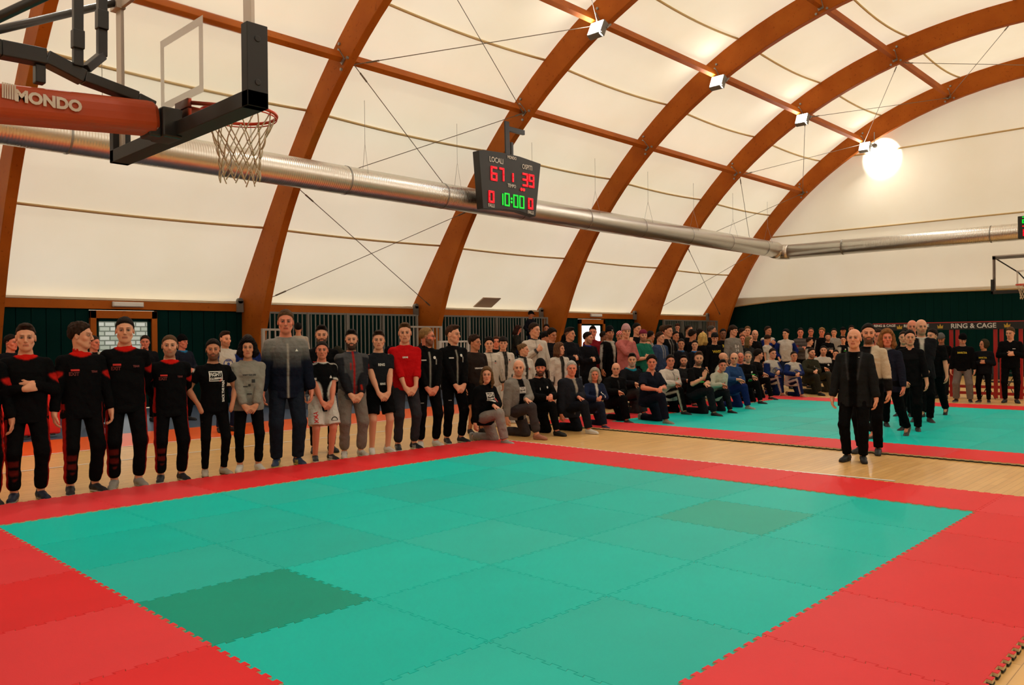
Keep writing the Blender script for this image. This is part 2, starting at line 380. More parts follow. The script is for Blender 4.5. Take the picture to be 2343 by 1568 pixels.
# ducts
DZ = 5.38; DR = .335
def duct(name, pts, label):
    m = MB(); m.tube(pts, DR, 40, cap=True); return tag(m.build(name, duct_m, smooth=True), label, 'air duct')
def duct_x(x0, x1, y, z):
    root = empty('air_duct', (x0, y, z)); L_ = x1-x0
    m = MB(); m.tube([(0, 0, -0.0), (0, 0, L_)], DR, 40); b = m.build('duct_pipe', duct_m, root, smooth=True); b.rotation_euler = (0, PI/2, 0)
    return root, L_
root, Ld = duct_x(X0+.5, 31.35, 8.0, DZ); tag(root, 'long silver spiral ventilation duct running along the side of the hall', 'air duct')
for x in np.arange(3.2, Ld, 3.0):
    m = MB(); m.tube([(x-.02, 0, 0), (x+.02, 0, 0)], DR+.008, 32, cap=False); m.build('joint_ring', steel, root, smooth=True)
for i in range(2, 8):
    for s in (1.1, 4.1):
        x = XA[i]+s-(X0+.5)
        if x > Ld: continue
        m = MB(); zt = 2.1; m.tube([(x, 0, zt-.1), (x, 0, .95)], .006, 4); m.tube([(x, 0, .95), (x-.12, -.3, .12)], .005, 4); m.tube([(x, 0, .95), (x+.12, .3, .12)], .005, 4)
        m.build('hanger_wire', steel, root)
root = empty('air_duct', (31.6, 8.0, 5.27)); tag(root, 'silver ventilation duct crossing in front of the end wall', 'air duct')
m = MB(); m.tube([(0, 0, 0), (0, 0, 21)], DR*.92, 40); b = m.build('duct_pipe', duct_m, root, smooth=True); b.rotation_euler = (PI/2, 0, 0)
m = MB(); ne = 6
m.tube([(-.45, 0, .06), (-.28, 0, .05), (-.12, -.03, .03), (.0, -.14, .01), (0.0, -.34, 0), (0, -.5, 0)], DR*.97, 32); m.build('duct_elbow', duct_m, root, smooth=True)
for y in (-2.8, -8.2, -14):
    m = MB(); m.tube([(0, y, 0), (0, y-.03, 0)], DR*.92+.01, 32); m.build('joint_ring', steel, root, smooth=True)
# floodlights
lamp_glow = mat('flood_lamp_glow', (1, 1, 1), .3, emit=(1, .97, .9), estr=40)
def flood(x, y, z, label, spot=True):
    root = empty('floodlight', (x, y, z)); tag(root, label, 'floodlight')
    m = MB(); m.box((-.10, -.22, -.215), (.08, .22, .195)); h = m.build('lamp_housing', grey_paint, root, bevel=.015)
    h.rotation_euler = (0, .45, 0)
    m = MB(); m.box((-.112, -.19, -.185), (-.10, .19, .165)); g_ = m.build('lamp_glass', lamp_glow, root); g_.rotation_euler = (0, .45, 0)
    m = MB(); m.beam((.06, -.24, .0), (.2, -.24, .12), .03, .03); m.beam((.06, .24, .0), (.2, .24, .12), .03, .03); m.beam((.2, -.26, .12), (.2, .26, .12), .04, .04); m.build('lamp_yoke', steel, root)
    if spot:
        l = bpy.data.lights.new('flood_lamp', 'AREA'); l.energy = 95; l.size = .32; l.color = (1, .95, .86); lo = bpy.data.objects.new('flood_lamp', l); COL.objects.link(lo); lo.parent = root
        lo.location = (-.2, -.05, -.2); lo.rotation_euler = Vector((-.4, -.45, -.8)).to_track_quat('-Z', 'Y').to_euler()
    return root
LMP = ['floodlight on the timber arch above the scoreboard, largest of the glowing row', 'second glowing floodlight of the row, on the arch right of the scoreboard',
       'third glowing floodlight of the row, one arch before the end wall arch', 'small glowing floodlight on the arch by the end wall, next to the bright spot']
for i, k in enumerate((4, 5, 6, 7)): 
    y, z = yz(.474, 14.80); flood(XA[k]-.23, y-.02, z, LMP[i])
for k in range(1, 8):  # extra floodlights out of view, added to brighten the mats and people
    for sgn in (1, -1):
        if sgn > 0 and k >= 4: continue
        y, z = yz(sgn*.474, 14.80); r_ = flood(XA[k]-.23, y, z, 'added unseen floodlight on a timber arch, brightening the hall'); r_['group'] = 'added unseen floodlights brightening the hall'
        if sgn < 0: r_.scale = (1, -1, 1)
# the lamp that lights the end wall
root = empty('spotlight', (32.28, 4.12, 9.38)); tag(root, 'small spotlight on the last arch shining onto the end wall', 'spotlight')
m = MB(); m.tube([(-.16, 0, 0), (-.06, 0, 0), (.02, 0, 0)], [.05, .09, .10], 16); m.build('spot_housing', grey_paint, root)
m = MB(); m.beam((-.06, 0, .05), (.22, .1, .62), .03, .03); m.build('spot_bracket', steel, root)
l = bpy.data.lights.new('wall_spot_lamp', 'SPOT'); l.energy = 650; l.spot_size = math.radians(98); l.spot_blend = .30; l.color = (1, .97, .92); l.shadow_soft_size = .04
lo = bpy.data.objects.new('wall_spot_lamp', l); COL.objects.link(lo); lo.parent = root; lo.location = (.06, 0, 0); lo.rotation_euler = Vector((1, -.02, -.28)).to_track_quat('-Z', 'Y').to_euler()
# emergency lights
def emergency(px, label):
    c = pl(px[0], px[1], Y=YW-.03); root = empty('emergency_light', c); tag(root, label, 'emergency light'); m = MB()
    m.box((-.36, -.03, -.06), (.36, .03, .06)); m.build('lamp_body', white_plastic, root, bevel=.01)
    m = MB(); m.box((-.34, -.05, -.045), (.34, -.03, .045)); m.build('lamp_cover', mat('frosted_lamp_cover', (.8, .8, .75), .3), root, bevel=.01)
emergency((293, 697), 'white emergency light on the timber beam above the left door'); emergency((1364, 722), 'white emergency light on the beam above the far side door')
# eave column shoes (grey plates where arches cross the beam)
for i, k in enumerate((3, 4, 5, 6, 7)):
    m = MB(); X = XA[k]; m.box((X-.18, YW-.09, 2.38), (X-.02, YW+.02, 2.68)); m.tube([(X-.1, YW-.09, 2.68), (X-.1, YW+.02, 2.68)], .08, 14)
    tag(m.build('beam_shoe', grey_paint, bevel=.004), 'grey steel beam shoe where the eave beam meets a timber arch', 'bracket', 'grey shoes along the eave beam')
# vent patch in the membrane
m = MB(); T0, T1 = 1.10, 1.145
V = [roofpt(17.15, XA[4], XA[5], T1, -.06), roofpt(18.0, XA[4], XA[5], T1, -.06), roofpt(18.25, XA[4], XA[5], T0+.02, -.06), roofpt(17.4, XA[4], XA[5], T0+.02, -.06)]
V2 = [(x, y+.04, z+.02) for x, y, z in V]; m.add(V+V2, [(0, 1, 2, 3), (7, 6, 5, 4), (0, 4, 5, 1), (1, 5, 6, 2), (2, 6, 7, 3), (3, 7, 4, 0)])
tag(m.build('roof_vent', mat('brown_vent', (.42, .31, .23), .8)), 'brown square vent panel low in the cream roof membrane', 'vent')

# ================================================================ MATS
def edge_curve(n_teeth=10):
    pts = []; d = .024
    for k in range(n_teeth):
        a = k/n_teeth; w = 1/n_teeth
        pts += [(a+.10*w, -d/2), (a+.05*w+0*w, d/2)] if False else [(a+.0*w+.27*w, -d/2), (a+.20*w, d/2), (a+.80*w, d/2), (a+.73*w, -d/2)]
    return pts
EC = edge_curve()
def tile_poly(px=1, py=1, inset=.0012):
    # local unit square: bottom (+x), right (+y), top (-x), left (-y); shared wavy edges
    b = [(t, s) for t, s in EC]; poly = [(0, 0)]+b+[(1, 0)]+[(1+s, t) for t, s in EC]+[(1, 1)]+[(t, 1+s) for t, s in reversed(EC)]+[(0, 1)]+[(s, t) for t, s in reversed(EC)]
    # inset along normals
    P = np.array(poly); n = len(P); out = []
    for i in range(n):
        a, c, d = P[i-1], P[i], P[(i+1) % n]; e1 = c-a; e2 = d-c
        e1 = e1/(np.linalg.norm(e1)+1e-9); e2 = e2/(np.linalg.norm(e2)+1e-9)
        n1 = np.array([-e1[1], e1[0]]); n2 = np.array([-e2[1], e2[0]]); q = n1+n2; q /= max(.5, np.linalg.norm(q)); out.append(tuple(c+q*inset*1.2))
    return out
def tile_mesh(h):
    me = bpy.data.meshes.new('mat_tile'); bm = bmesh.new(); P = tile_poly(); n = len(P)
    lv = [(0.0, .0), (h*.42, .0), (h*.42, .0), (h-.0025, .0), (h, .0025)]
    cx = .5; rings = []
    P2 = []
    Pa = np.array(P)
    for i in range(n):
        a, c, d = Pa[i-1], Pa[i], Pa[(i+1) % n]; e1 = c-a; e2 = d-c; e1 = e1/(np.linalg.norm(e1)+1e-9); e2 = e2/(np.linalg.norm(e2)+1e-9)
        q = np.array([-e1[1]-e2[1], e1[0]+e2[0]]); q /= max(.5, np.linalg.norm(q)); P2.append(q)
    for z, ins in lv: rings.append([bm.verts.new((c[0]+q[0]*ins, c[1]+q[1]*ins, z)) for c, q in zip(P, P2)])
    for k, mi in ((0, 2), (2, 1), (3, 0)):
        for i in range(n):
            f_ = bm.faces.new((rings[k][i], rings[k][(i+1) % n], rings[k+1][(i+1) % n], rings[k+1][i])); f_.material_index = mi
    from mathutils.geometry import delaunay_2d_cdt
    res = delaunay_2d_cdt([Vector((v.co.x, v.co.y)) for v in rings[4]], [], [list(range(n))], 1, 1e-7)
    for tri in res[2]:
        ids = [res[3][i][0] for i in tri if res[3][i]]
        if len(ids) == 3: bm.faces.new([rings[4][i] for i in ids]).material_index = 0
    bmesh.ops.recalc_face_normals(bm, faces=bm.faces[:])
    bm.to_mesh(me); bm.free()
    for q in (mat_m, mat_side, mat_back): me.materials.append(q)
    return me
TM_low, TM_hi = tile_mesh(.020), tile_mesh(.030)
GREEN = (.0, .47, .42); RED = (.66, .020, .024)
def lay(x0, y0, nx, ny, isred, where, dark=(), seed=1, special={}):
    rnd = random.Random(seed)
    for i in range(nx):
        for j in range(ny):
            red = isred(i, j); me = TM_hi if red else TM_low
            o = bpy.data.objects.new('mat_tile', me); COL.objects.link(o); o.location = (x0+i, y0+j, .004)
            k = rnd.uniform(.93, 1.05); c = RED if red else GREEN
            if red: w = rnd.choice([0, 0, .5, 1]); col = (c[0]*k, c[1]*(1+w*.9)*k, c[2]*(1+w*.9)*k)
            else: w = rnd.choice([0, 0, 0, .6, 1]); col = (c[0]+.012*w, c[1]*(k-.05*w), c[2]*(k-.06*w))
            lab = ('red' if red else 'green')+' interlocking foam mat tile '+(('on the border of ' if red else 'inside ')+where)
            grp = ('red border tiles of ' if red else 'green inner tiles of ')+where
            if (i, j) in special: col, lab, grp = special[(i, j)]
            o.color = (*col, 1); tag(o, lab, 'mat', grp)
lay(-1, -7, 8, 8, lambda i, j: i in (0, 7) or j in (0, 7), 'the near mat', seed=3,
    special={(1, 3): ((.0, .29, .21), 'darker green foam mat tile at the left edge of the near green area', None),
             (5, 2): ((.02, .38, .30), 'greyer green foam mat tile near the right edge of the near green area', None)})
# one more red row towards the camera's right
for i in range(-1, 7): pass
lay(9.25, -7.8, 9, 10, lambda i, j: i in (0, 8) or j == 9, 'the far mat', seed=9)
# ================================================================ EQUIPMENT
orange_rim = mat('orange_enamel', (.62, .045, .008), .3)
net_m = mat('net_cord', (.55, .47, .34), .8)
alu = mat('anodised_frame', (.52, .47, .42), .4, .3)
bglass = mat('backboard_glass', (.97, .97, .96), .08, spec=.5)
_N, _L, _p = nodes(bglass); _p.inputs['Transmission Weight'].default_value = 1.0; _p.inputs['IOR'].default_value = 1.02
white_line_glass = mat('white_line_on_glass', (.80, .74, .70), .6)
white_line_glass.node_tree.nodes['Principled BSDF'].inputs['Transmission Weight'].default_value = .85; white_line_glass.node_tree.nodes['Principled BSDF'].inputs['IOR'].default_value = 1.05
def tee(x, y, z): return np.array([x, y, z])
def net(root, c, R0=.222):
    m = MB(); nn = 12; rows = [(0, R0), (-.13, .165), (-.21, .14), (-.28, .125), (-.35, .12), (-.42, .125)]
    for k in range(nn):
        for (r0, r1, a) in [(rows[i], rows[i+1], i) for i in range(len(rows)-1)]:
            for s in (-.5, .5):
                t0 = 2*PI*(k+(.5 if a % 2 else 0))/nn; t1 = t0+s*2*PI/nn; q = []
                for u in np.linspace(0, 1, 4):
                    r = r0[1]*(1-u)+r1[1]*u+.006*math.sin(PI*u); t = t0*(1-u)+t1*u
                    q.append((c[0]+r*math.cos(t), c[1]+r*math.sin(t), c[2]+r0[0]*(1-u)+r1[0]*u+(-.02*math.sin(k*1.7) if a == 4 else 0)*u))
                m.tube(q, .0042, 5)
    return m.build('net', net_m, root, smooth=True)
def backboard(X, Yc, face, label, label_near=True):
    """face=+1: board faces +X"""
    root = empty('basketball_hoop', (X, Yc, 0)); s = face
    tag(root, label, 'basketball hoop')
    m = MB(); m.box((-.006, -.9, 2.9), (.006, .9, 3.95)); m.build('backboard_panel', bglass, root)
    m = MB(); w = .045; xa = .0075*s
    def rect(y0, z0, y1, z1, w, m=m):
        for a, b in (((y0, z0), (y1, z0+w)), ((y0, z1-w), (y1, z1)), ((y0, z0+w), (y0+w, z1-w)), ((y1-w, z0+w), (y1, z1-w))):
            m.box((min(xa, xa+.002*s), a[0], a[1]), (max(xa, xa+.002*s), b[0], b[1]))
    rect(-.295, 3.05, .295, 3.5, .05); m.build('target_lines', white_line_glass, root)
    m = MB(); t = .085
    m.box((-.03, -.93, 2.9), (-.007*1, -.93+t, 3.97)); m.box((-.03, .93-t, 2.9), (-.007, .93, 3.97)); m.box((-.03, -.93, 3.95-t), (-.007, .93, 3.99)); m.box((-.03, -.93, 2.88), (-.007, .93, 2.88+.03))
    fr = m.build('backboard_frame', alu, root, bevel=.003)
    if s < 0: fr.scale = (-1, 1, 1)
    m = MB(); m.box((-.07, -.96, 2.82), (.05, .96, 2.905)); m.box((-.07, -.96, 2.82), (.05, -.895, 3.26)); m.box((-.07, .895, 2.82), (.05, .96, 3.26))
    for y in (-.96, .96):
        for z in (2.95, 3.18): m.tube([(-.01, y-.004, z), (-.01, y+.004, z)], .018, 10)
    m.build('edge_padding', black_rubber, root, bevel=.016)
    # rim
    cx = s*.385; m = MB(); m.tube([(cx+.232*math.cos(t), .232*math.sin(t), 3.05) for t in np.linspace(0, 2*PI, 48, endpoint=False)], .011, 8, closed=True)
    m.tube([(cx+.232*math.cos(t), .232*math.sin(t), 3.028) for t in np.linspace(0, 2*PI, 48, endpoint=False)], .004, 6, closed=True)
    m.box((min(0, .16*s), -.09, 3.0), (max(0, .16*s), .09, 3.012)); m.box((min(.007*s, .03*s), -.09, 2.93), (max(.007*s, .03*s), .09, 3.06))
    m.beam((.02*s, -.1, 3.03), (cx, -.225, 3.045), .02, .02); m.beam((.02*s, .1, 3.03), (cx, .225, 3.045), .02, .02)
    m.build('rim', orange_rim, root, smooth=True); net(root, (cx, 0, 3.045))
    # mount and arms behind the board
    m = MB(); m.box((min(-.03*s, -.15*s), -.10, 2.80), (max(-.03*s, -.15*s), .10, 2.98)); m.box((min(-.14*s, -.22*s), -.07, 2.80), (max(-.14*s, -.22*s), .07, 2.96)); m.build('mount_bracket', black_paint, root, bevel=.012)
    for y in (-.05, .05):
        m = MB(); m.tube([(-.18*s, -.07, 2.93), (-.18*s, -.08, 2.93)], .012, 8); m.tube([(-.18*s, -.07, 2.85), (-.18*s, -.08, 2.85)], .012, 8)
    m.build('bracket_bolt', steel, root)
    return root
H1 = backboard(.27, -3.1, 1, 'near basketball hoop with glass backboard hanging over the left of the near mat')
org = np.array(H1.location)
def hp(px, py, Y): return pl(px, py, Y=Y)-org
# orange padded lower arm
arm0 = hp(352, 273, -3.1); arm1 = hp(-330, 205, -3.1)
m = MB(); n = 22; d = (arm1-arm0); Ls = np.linalg.norm(d); d /= Ls; up = np.array([0, 0, 1.]); up -= d*(up@d); up /= np.linalg.norm(up); sd = np.cross(d, up)
V = []; prf = [(math.copysign(abs(math.cos(t))**.6, math.cos(t))*.10, math.copysign(abs(math.sin(t))**.6, math.sin(t))*.098) for t in np.linspace(0, 2*PI, 28, endpoint=False)]
for u, sc in ((0, .80), (.025, .97), (.06, 1.0), (Ls, 1.0)):
    for a, b in prf: V.append(arm0+d*u+sd*a*sc+up*b*sc)
k = 28; F = [(i*k+j, i*k+(j+1) % k, (i+1)*k+(j+1) % k, (i+1)*k+j) for i in range(3) for j in range(k)]+[tuple(range(k-1, -1, -1)), tuple(3*k+j for j in range(k))]
m.add(V, F); pad = m.build('arm_padding', red_pad, H1, smooth=False)
# lettering on the padding faces the camera side (-Y)
def on_arm(px, py): return hp(px, py, -3.1-.104)
c = on_arm(112, 233); ex = on_arm(180, 243)-on_arm(45, 219)
M = frame(c+np.array([0, -.004, 0]), ex, np.cross((0, -1, 0), ex/np.linalg.norm(ex)))
text_mesh('lettering', 'MONDO', .082, print_white, pad, M, .0015, .004)
m = MB(); c0 = on_arm(6, 206); c1 = on_arm(34, 212)
for i in range(6):
    q = c0+(c1-c0)*i/5+np.array([0, -.003, 0]); m.beam(q+up*.04+d*-.004, q-up*.04+d*.004, .008, .003, up=(0, 1, 0))
m.build('logo_bars', print_white, pad)
# black lift arm
Pn = [hp(-330, 35, -3.1), hp(0, 113, -3.1), hp(103, 133, -3.1), hp(190, 178, -3.1), hp(312, 224, -3.1), hp(350, 243, -3.1)]
m = MB()
for i, (a, b) in enumerate(zip(Pn[:-1], Pn[1:])): m.beam(a, b, .09, [.085, .085, .075, .06, .045][i])
m.beam(hp(90, 150, -3.1), hp(90, 192, -3.1), .05, .06, up=(0, 1, 0)); m.build('lift_arm', black_paint, H1, bevel=.006)
m = MB(); m.beam(hp(178, -120, -3.14), hp(178, 152, -3.14), .05, .04, up=(0, 1, 0)); m.beam(hp(178, 70, -3.15), hp(178, 112, -3.15), .06, .05, up=(0, 1, 0)); m.build('height_link', black_paint, H1, bevel=.004)
m = MB(); m.beam(hp(233, -120, -3.05), hp(233, 130, -3.05), .05, .045, up=(0, 1, 0)); m.beam(hp(233, 128, -3.05), hp(196, 158, -3.1), .05, .045); m.beam(hp(233, 25, -3.06), hp(233, 68, -3.06), .06, .055, up=(0, 1, 0)); m.build('height_link', black_paint, H1, bevel=.004)
m = MB(); m.tube([hp(-330, 130, -3.0), hp(-20, 72, -2.7), (-.06, .88, 3.9)], .024, 12); m.build('stay_tube', black_paint, H1, smooth=True)
m = MB(); m.tube([hp(-330, 125, -3.2), hp(-20, 48, -3.5), (-.06, -.88, 3.9)], .024, 12); m.build('stay_tube', black_paint, H1, smooth=True)
for yy in (.83, -.95): m = MB(); m.box((-.06, yy, 3.86), (.0, yy+.12, 4.0)); m.build('corner_bracket', alu, H1)
# base and mast stand outside the picture to the left
m = MB(); ax = arm1[0]; m.box((ax-1.6, -.5, 0.02), (ax+.3, .5, .5)); m.beam((ax-.9, 0, .5), (ax+.0, 0, 3.3), .18, .2); m.build('base_unit', red_pad, H1, bevel=.03)
# ---- scoreboard
led_red = mat('red_led', (.3, 0, 0), .4, emit=(1, .0, .012), estr=1.15)
led_green = mat('green_led', (0, .3, .02), .4, emit=(.0, .62, .03), estr=1.0)
YS = 7.28
def sb(cx, cy, Y=YS): q = pl(1040+cx/6.03, 260+cy/6.03, Y=Y); return q
root = empty('scoreboard', (14.2, YS+.12, 5.1)); tag(root, 'dark electronic scoreboard with red and green digits hanging from a timber arch', 'scoreboard'); so = np.array(root.location)
out_ = [sb(335, 508), sb(400, 500), sb(700, 545), sb(900, 592), sb(1190, 693), sb(1120, 1420), sb(900, 1350), sb(700, 1325), sb(395, 1310)]
m = MB(); V = [q-so for q in out_]; n = len(V); V2 = [q+np.array([0, .24, 0]) for q in V]
m.add(V+V2, [tuple(range(n)), tuple(range(2*n-1, n-1, -1))]+[(i, n+i, n+(i+1) % n, (i+1) % n) for i in range(n)]); m.build('housing', mat('scoreboard_black', (.018, .018, .016), .55), root, bevel=.01)
SEG = {'0': 'abcdef', '1': 'bc', '2': 'abdeg', '3': 'abcdg', '4': 'bcfg', '5': 'acdfg', '6': 'acdefg', '7': 'abc', '8': 'abcdefg', '9': 'abcdfg'}
def digit(mb, ch, c, w, h, t, ax=(1, 0, 0), dn=(0, -1, 0), slant=.0):
    ax = np.array(ax, float); z = np.array([0, 0, 1.]); c = np.array(c); a, b = w/2-t/2, h/2-t/2
    P = {'a': ((-a, b), (a, b)), 'd': ((-a, -b), (a, -b)), 'g': ((-a, 0), (a, 0)), 'f': ((-a, b), (-a, 0)), 'b': ((a, b), (a, 0)), 'e': ((-a, 0), (-a, -b)), 'c': ((a, 0), (a, -b))}
    for s_ in SEG[ch]:
        (x0, z0), (x1, z1) = P[s_]; p0 = c+ax*(x0+slant*z0)+z*z0; p1 = c+ax*(x1+slant*z1)+z*z1; dd = (p1-p0)/np.linalg.norm(p1-p0)
        mb.beam(p0-dd*t*.38, p1+dd*t*.38, .02, t, up=np.cross(dd, dn))
def dig(ch, cx, cy, hpx, wpx, m_, tw=.030):
    c = sb(cx, cy, YS-.012)-so; sc = 1/6.03/1843*21.6*1.02; mb = MB(); digit(mb, ch, c, wpx*sc*1.36, hpx*sc, tw*2.0); return mb.build('digit', m_, root, bevel=.008)
for a in (('6', 545, 828, 195, 92), ('7', 652, 840, 185, 72), ('1', 790, 880, 130, 60), ('3', 975, 915, 190, 85), ('9', 1062, 932, 190, 85), ('0', 510, 1148, 165, 80), ('0', 1050, 1245, 160, 78)): dig(*a, led_red)
for a in (('1', 645, 1180, 165, 60), ('0', 725, 1188, 182, 75), ('0', 845, 1210, 182, 75), ('0', 928, 1224, 182, 75)): dig(*a, led_green, .022)
mb = MB()
for cx, cy in ((785, 1175), (785, 1222)):
    q = sb(cx, cy, YS-.012)-so; mb.tube([q, q+np.array([0, -.01, 0])], .035, 12)
mb.build('colon', led_green, root)
mb = MB()
for cx, cy in ((922, 1046), (955, 1052)):
    q = sb(cx, cy, YS-.012)-so; mb.tube([q, q+np.array([0, -.01, 0])], .045, 12)
mb.build('foul_lights', led_red, root)
for tx, cx, cy, s_ in (('LOCALI', 578, 648, .20), ('OSPITI', 1003, 745, .185), ('MONDO', 793, 612, .115), ('TEMPO', 790, 1000, .13), ('FALLI', 510, 1270, .13), ('FALLI', 1052, 1366, .13)):
    q = sb(cx, cy, YS-.01)-so; text_mesh('lettering', tx, s_, print_white, root, frame(q, (1, 0, 0), (0, 0, 1)), .002, .003, sx=.78)
mb = MB(); p0 = sb(718, 108, YS+.12)-so; p1 = sb(730, 560, YS+.12)-so
mb.beam(p0, p1, .16, .05, up=(0, 1, 0)); mb.box((p0[0], -.02, p0[2]-.25), (14.7-so[0], .06, p0[2]-.12)); mb.beam((14.62-so[0], .02, p0[2]-.18), (14.62-so[0], .55, p0[2]+.1), .08, .08)
mb.beam(p1+np.array([.17, 0, .35]), p1+np.array([.17, 0, -.1]), .08, .06, up=(0, 1, 0)); mb.build('hanging_pole', black_paint, root, bevel=.005)
# ---- far hoop with shot clock
H2 = backboard(25.9, -2.48, -1, 'far basketball hoop with glass backboard at the right edge')
m = MB(); m.beam((.30, 0, 3.0), (2.6, 0, 2.6), .14, .16); m.beam((2.6, 0, .4), (2.6, 0, 2.8), .16, .16); m.box((2.0, -.5, 0.02), (3.6, .5, .45)); m.build('base_unit', red_pad, H2, bevel=.02)
m = MB(); m.tube([(.05, .85, 3.9), (.3, .3, 3.45), (.4, .05, 3.1)], .02, 8); m.tube([(.05, -.85, 3.9), (.3, -.3, 3.45), (.4, -.05, 3.1)], .02, 8); m.beam((.12, .0, 3.0), (.12, 0, 4.5), .05, .05, up=(1, 0, 0)); m.build('stay_tube', black_paint, H2)
root = empty('shot_clock', (26.02, -2.62, 4.45)); tag(root, 'black shot clock with green and red digits above the far backboard', 'shot clock'); so2 = np.array(root.location)
m = MB(); m.box((-.08, -.4, 0), (.08, .4, .66)); m.build('housing', MATS['scoreboard_black'], root, bevel=.01)
for ch, y, z, m_ in (('2', .22, .54, led_green), ('4', .02, .54, led_green), ('0', .2, .16, led_red), ('0', -.05, .16, led_red)):
    mb = MB(); digit(mb, ch, (-.09, y, z), .13, .2, .035, ax=(0, -1, 0), dn=(-1, 0, 0)); mb.build('digit', m_, root)
mb = MB(); mb.box((-.09, .1, .34), (-.082, .28, .37)); mb.build('led_bar', led_red, root)
# ---- ring stand with banner at the far end
red_steel = mat('red_steel', (.34, .008, .008), .4); ban = mat('black_banner', (.006, .006, .006), .6); gold = mat('gold_print', (.45, .27, .02), .5)
XR = 20.6
root = empty('ring_stand', (XR, -2.5, 0)); tag(root, 'red steel cage frame with a black banner across its top at the far end', 'cage frame'); ro = np.array(root.location)
def rz_(px, py, X=XR): return pl(px, py, X=X)-ro
ytop = rz_(2230, 738)[2]; ybot = rz_(2230, 754)[2]
for px in (2005, 2084, 2177, 2191, 2278, 2292, 2336, 2384):
    y = rz_(px, 800)[1]; m = MB(); m.box((-.035, y-.04, .02), (.035, y+.04, ybot+.1)); m.build('post', red_steel, root, bevel=.004)
yl, yr = rz_(1998, 800)[1], rz_(2430, 800)[1]
for z in (.10, .26): m = MB(); m.box((-.03, yr, z), (.03, yl, z+.07)); m.build('rail', red_steel, root)
m = MB(); m.box((-.03, yr, ytop), (.03, yl, ytop+.025)); m.build('rail', red_steel, root)
m = MB(); m.box((-.06, yr, ybot), (-.045, yl, ytop)); bn = m.build('banner', ban, root)
for tx, px, s_ in (('RING & CAGE', 2228, .165), ('RING & CAGE', 2026, .09), ('RING & CAGE', 2098, .1)):
    q = rz_(px, 746); q[0] = -.062; text_mesh('lettering', tx, s_, mat('banner_white', (.6, .6, .58), .6), bn, frame(q, (0, -1, 0), (0, 0, 1)), .002, .003)
for px in (2060, 2153, 2306, 2390):
    y = rz_(px, 746)[1]; z = (ytop+ybot)/2; m = MB(); m.add([(-.064, y+.06, z-.05), (-.064, y-.06, z-.05), (-.064, y-.07, z+.04), (-.064, y-.03, z), (-.064, y, z+.07), (-.064, y+.03, z), (-.064, y+.07, z+.04)], [tuple(range(7))]); m.build('crown_emblem', gold, bn)
# gym gear hung in the stand
def folding_chair(x, y, rz, label):
    root = empty('camping_chair', (x, y, 0), rz); tag(root, label, 'chair')
    cloth = mat('black_canvas', (.012, .014, .015), .8)
    m = MB(); m.box((-.25, -.22, .40), (.25, .24, .43)); m.build('seat', cloth, root, bevel=.01)
    m = MB(); m.beam((0, -.24, .45), (0, -.36, .88), .52, .02, up=(0, 1, .2)); m.build('backrest', cloth, root, bevel=.006)
    for sx in (-1, 1):
        for a, b in (((sx*.27, .24, .0), (sx*.27, -.26, .62)), ((sx*.27, -.3, .0), (sx*.27, .22, .62))):
            m = MB(); m.tube([a, b], .011, 8); m.build('leg', black_paint, root)
        m = MB(); m.box((sx*.27-.03, -.25, .61), (sx*.27+.03, .25, .635)); m.build('armrest', cloth, root, bevel=.006)
    return root
q = pl(2284, 912, Z=0); folding_chair(q[0]+.1, q[1], 2.4, 'black camping chair between the hooded person and the boy in black by the cage frame')
# ---- crash mat leaning at the left
root = empty('crash_mat', (1.45, 7.2, 0)); tag(root, 'big red crash mat standing on its edge behind the tracksuit row', 'crash mat')
m = MB(); m.box((-1.3, -.12, .06), (1.22, .12, 1.02)); m.build('mat_body', mat('red_vinyl', (.68, .010, .006), .4), root, bevel=.03)
m = MB()
for k in range(12): x = -1.25+k*.21; m.box((x, -.128, .045), (x+.07, -.10, .075))
m.build('lacing_strap', black_rubber, root)
# ---- spectator stands with barred railings along the side wall
stand_m = mat('stand_blue_grey', (.045, .055, .075), .5); seat_m = mat('stand_seat', (.03, .035, .045), .5)
def bars(x0, x1, y, z0, z1, label, cat='railing', step=.135, post=1.35, group=None, mt=grey_paint):
    root = empty('railing', ((x0+x1)/2, y, z0)); tag(root, label, cat, group); h = (x1-x0)/2
    m = MB(); m.box((-h, -.025, z1-z0-.05), (h, .025, z1-z0)); m.build('top_rail', mt, root)
    m = MB(); m.box((-h, -.02, 0), (h, .02, .04)); m.build('bottom_rail', mt, root)
    m = MB(); n = int(2*h/step)
    for k in range(1, n): x = -h+k*2*h/n; m.box((x-.016, -.012, .04), (x+.016, .012, z1-z0-.05))
    m.build('bars', mt, root); k = max(1, round(2*h/post))
    for i in range(k+1):
        x = -h+i*2*h/k; m = MB(); m.box((x-.035, -.035, -.02), (x+.035, .035, z1-z0)); m.build('post', mt, root)
    return root
def bleacher(x0, x1, label):
    root = empty('bleacher', ((x0+x1)/2, 9.6, 0)); tag(root, label, 'grandstand'); h = (x1-x0)/2
    for k in range(3):
        y0 = -1.05+k*.72; m = MB(); m.box((-h, y0, 0), (h, y0+.72, .33*(k+1)-.05)); m.build('tier', stand_m, root, bevel=.01)
        m = MB(); m.box((-h+.05, y0+.02, .33*(k+1)-.05), (h-.05, y0+.36, .33*(k+1))); m.build('bench', seat_m, root, bevel=.01)
    return root
q0 = pl(1518, 728, Y=11.3)[0]; q1 = pl(1640, 733, Y=11.3)[0]
bleacher(8.1, 14.25, 'dark stepped grandstand behind the people on the left half of the side wall'); bleacher(14.95, 19.95, 'dark stepped grandstand below the middle barred railing of the side wall'); bleacher(24.6, q1, 'dark stepped grandstand at the far end of the side wall')
bars(8.85, 13.95, 11.3, 0, 2.385, 'long grey barred railing behind the tall man in the grey gradient jacket')
bars(14.85, 20.0, 11.3, 0, 2.385, 'grey barred railing behind the seated reader, between two timber arches')
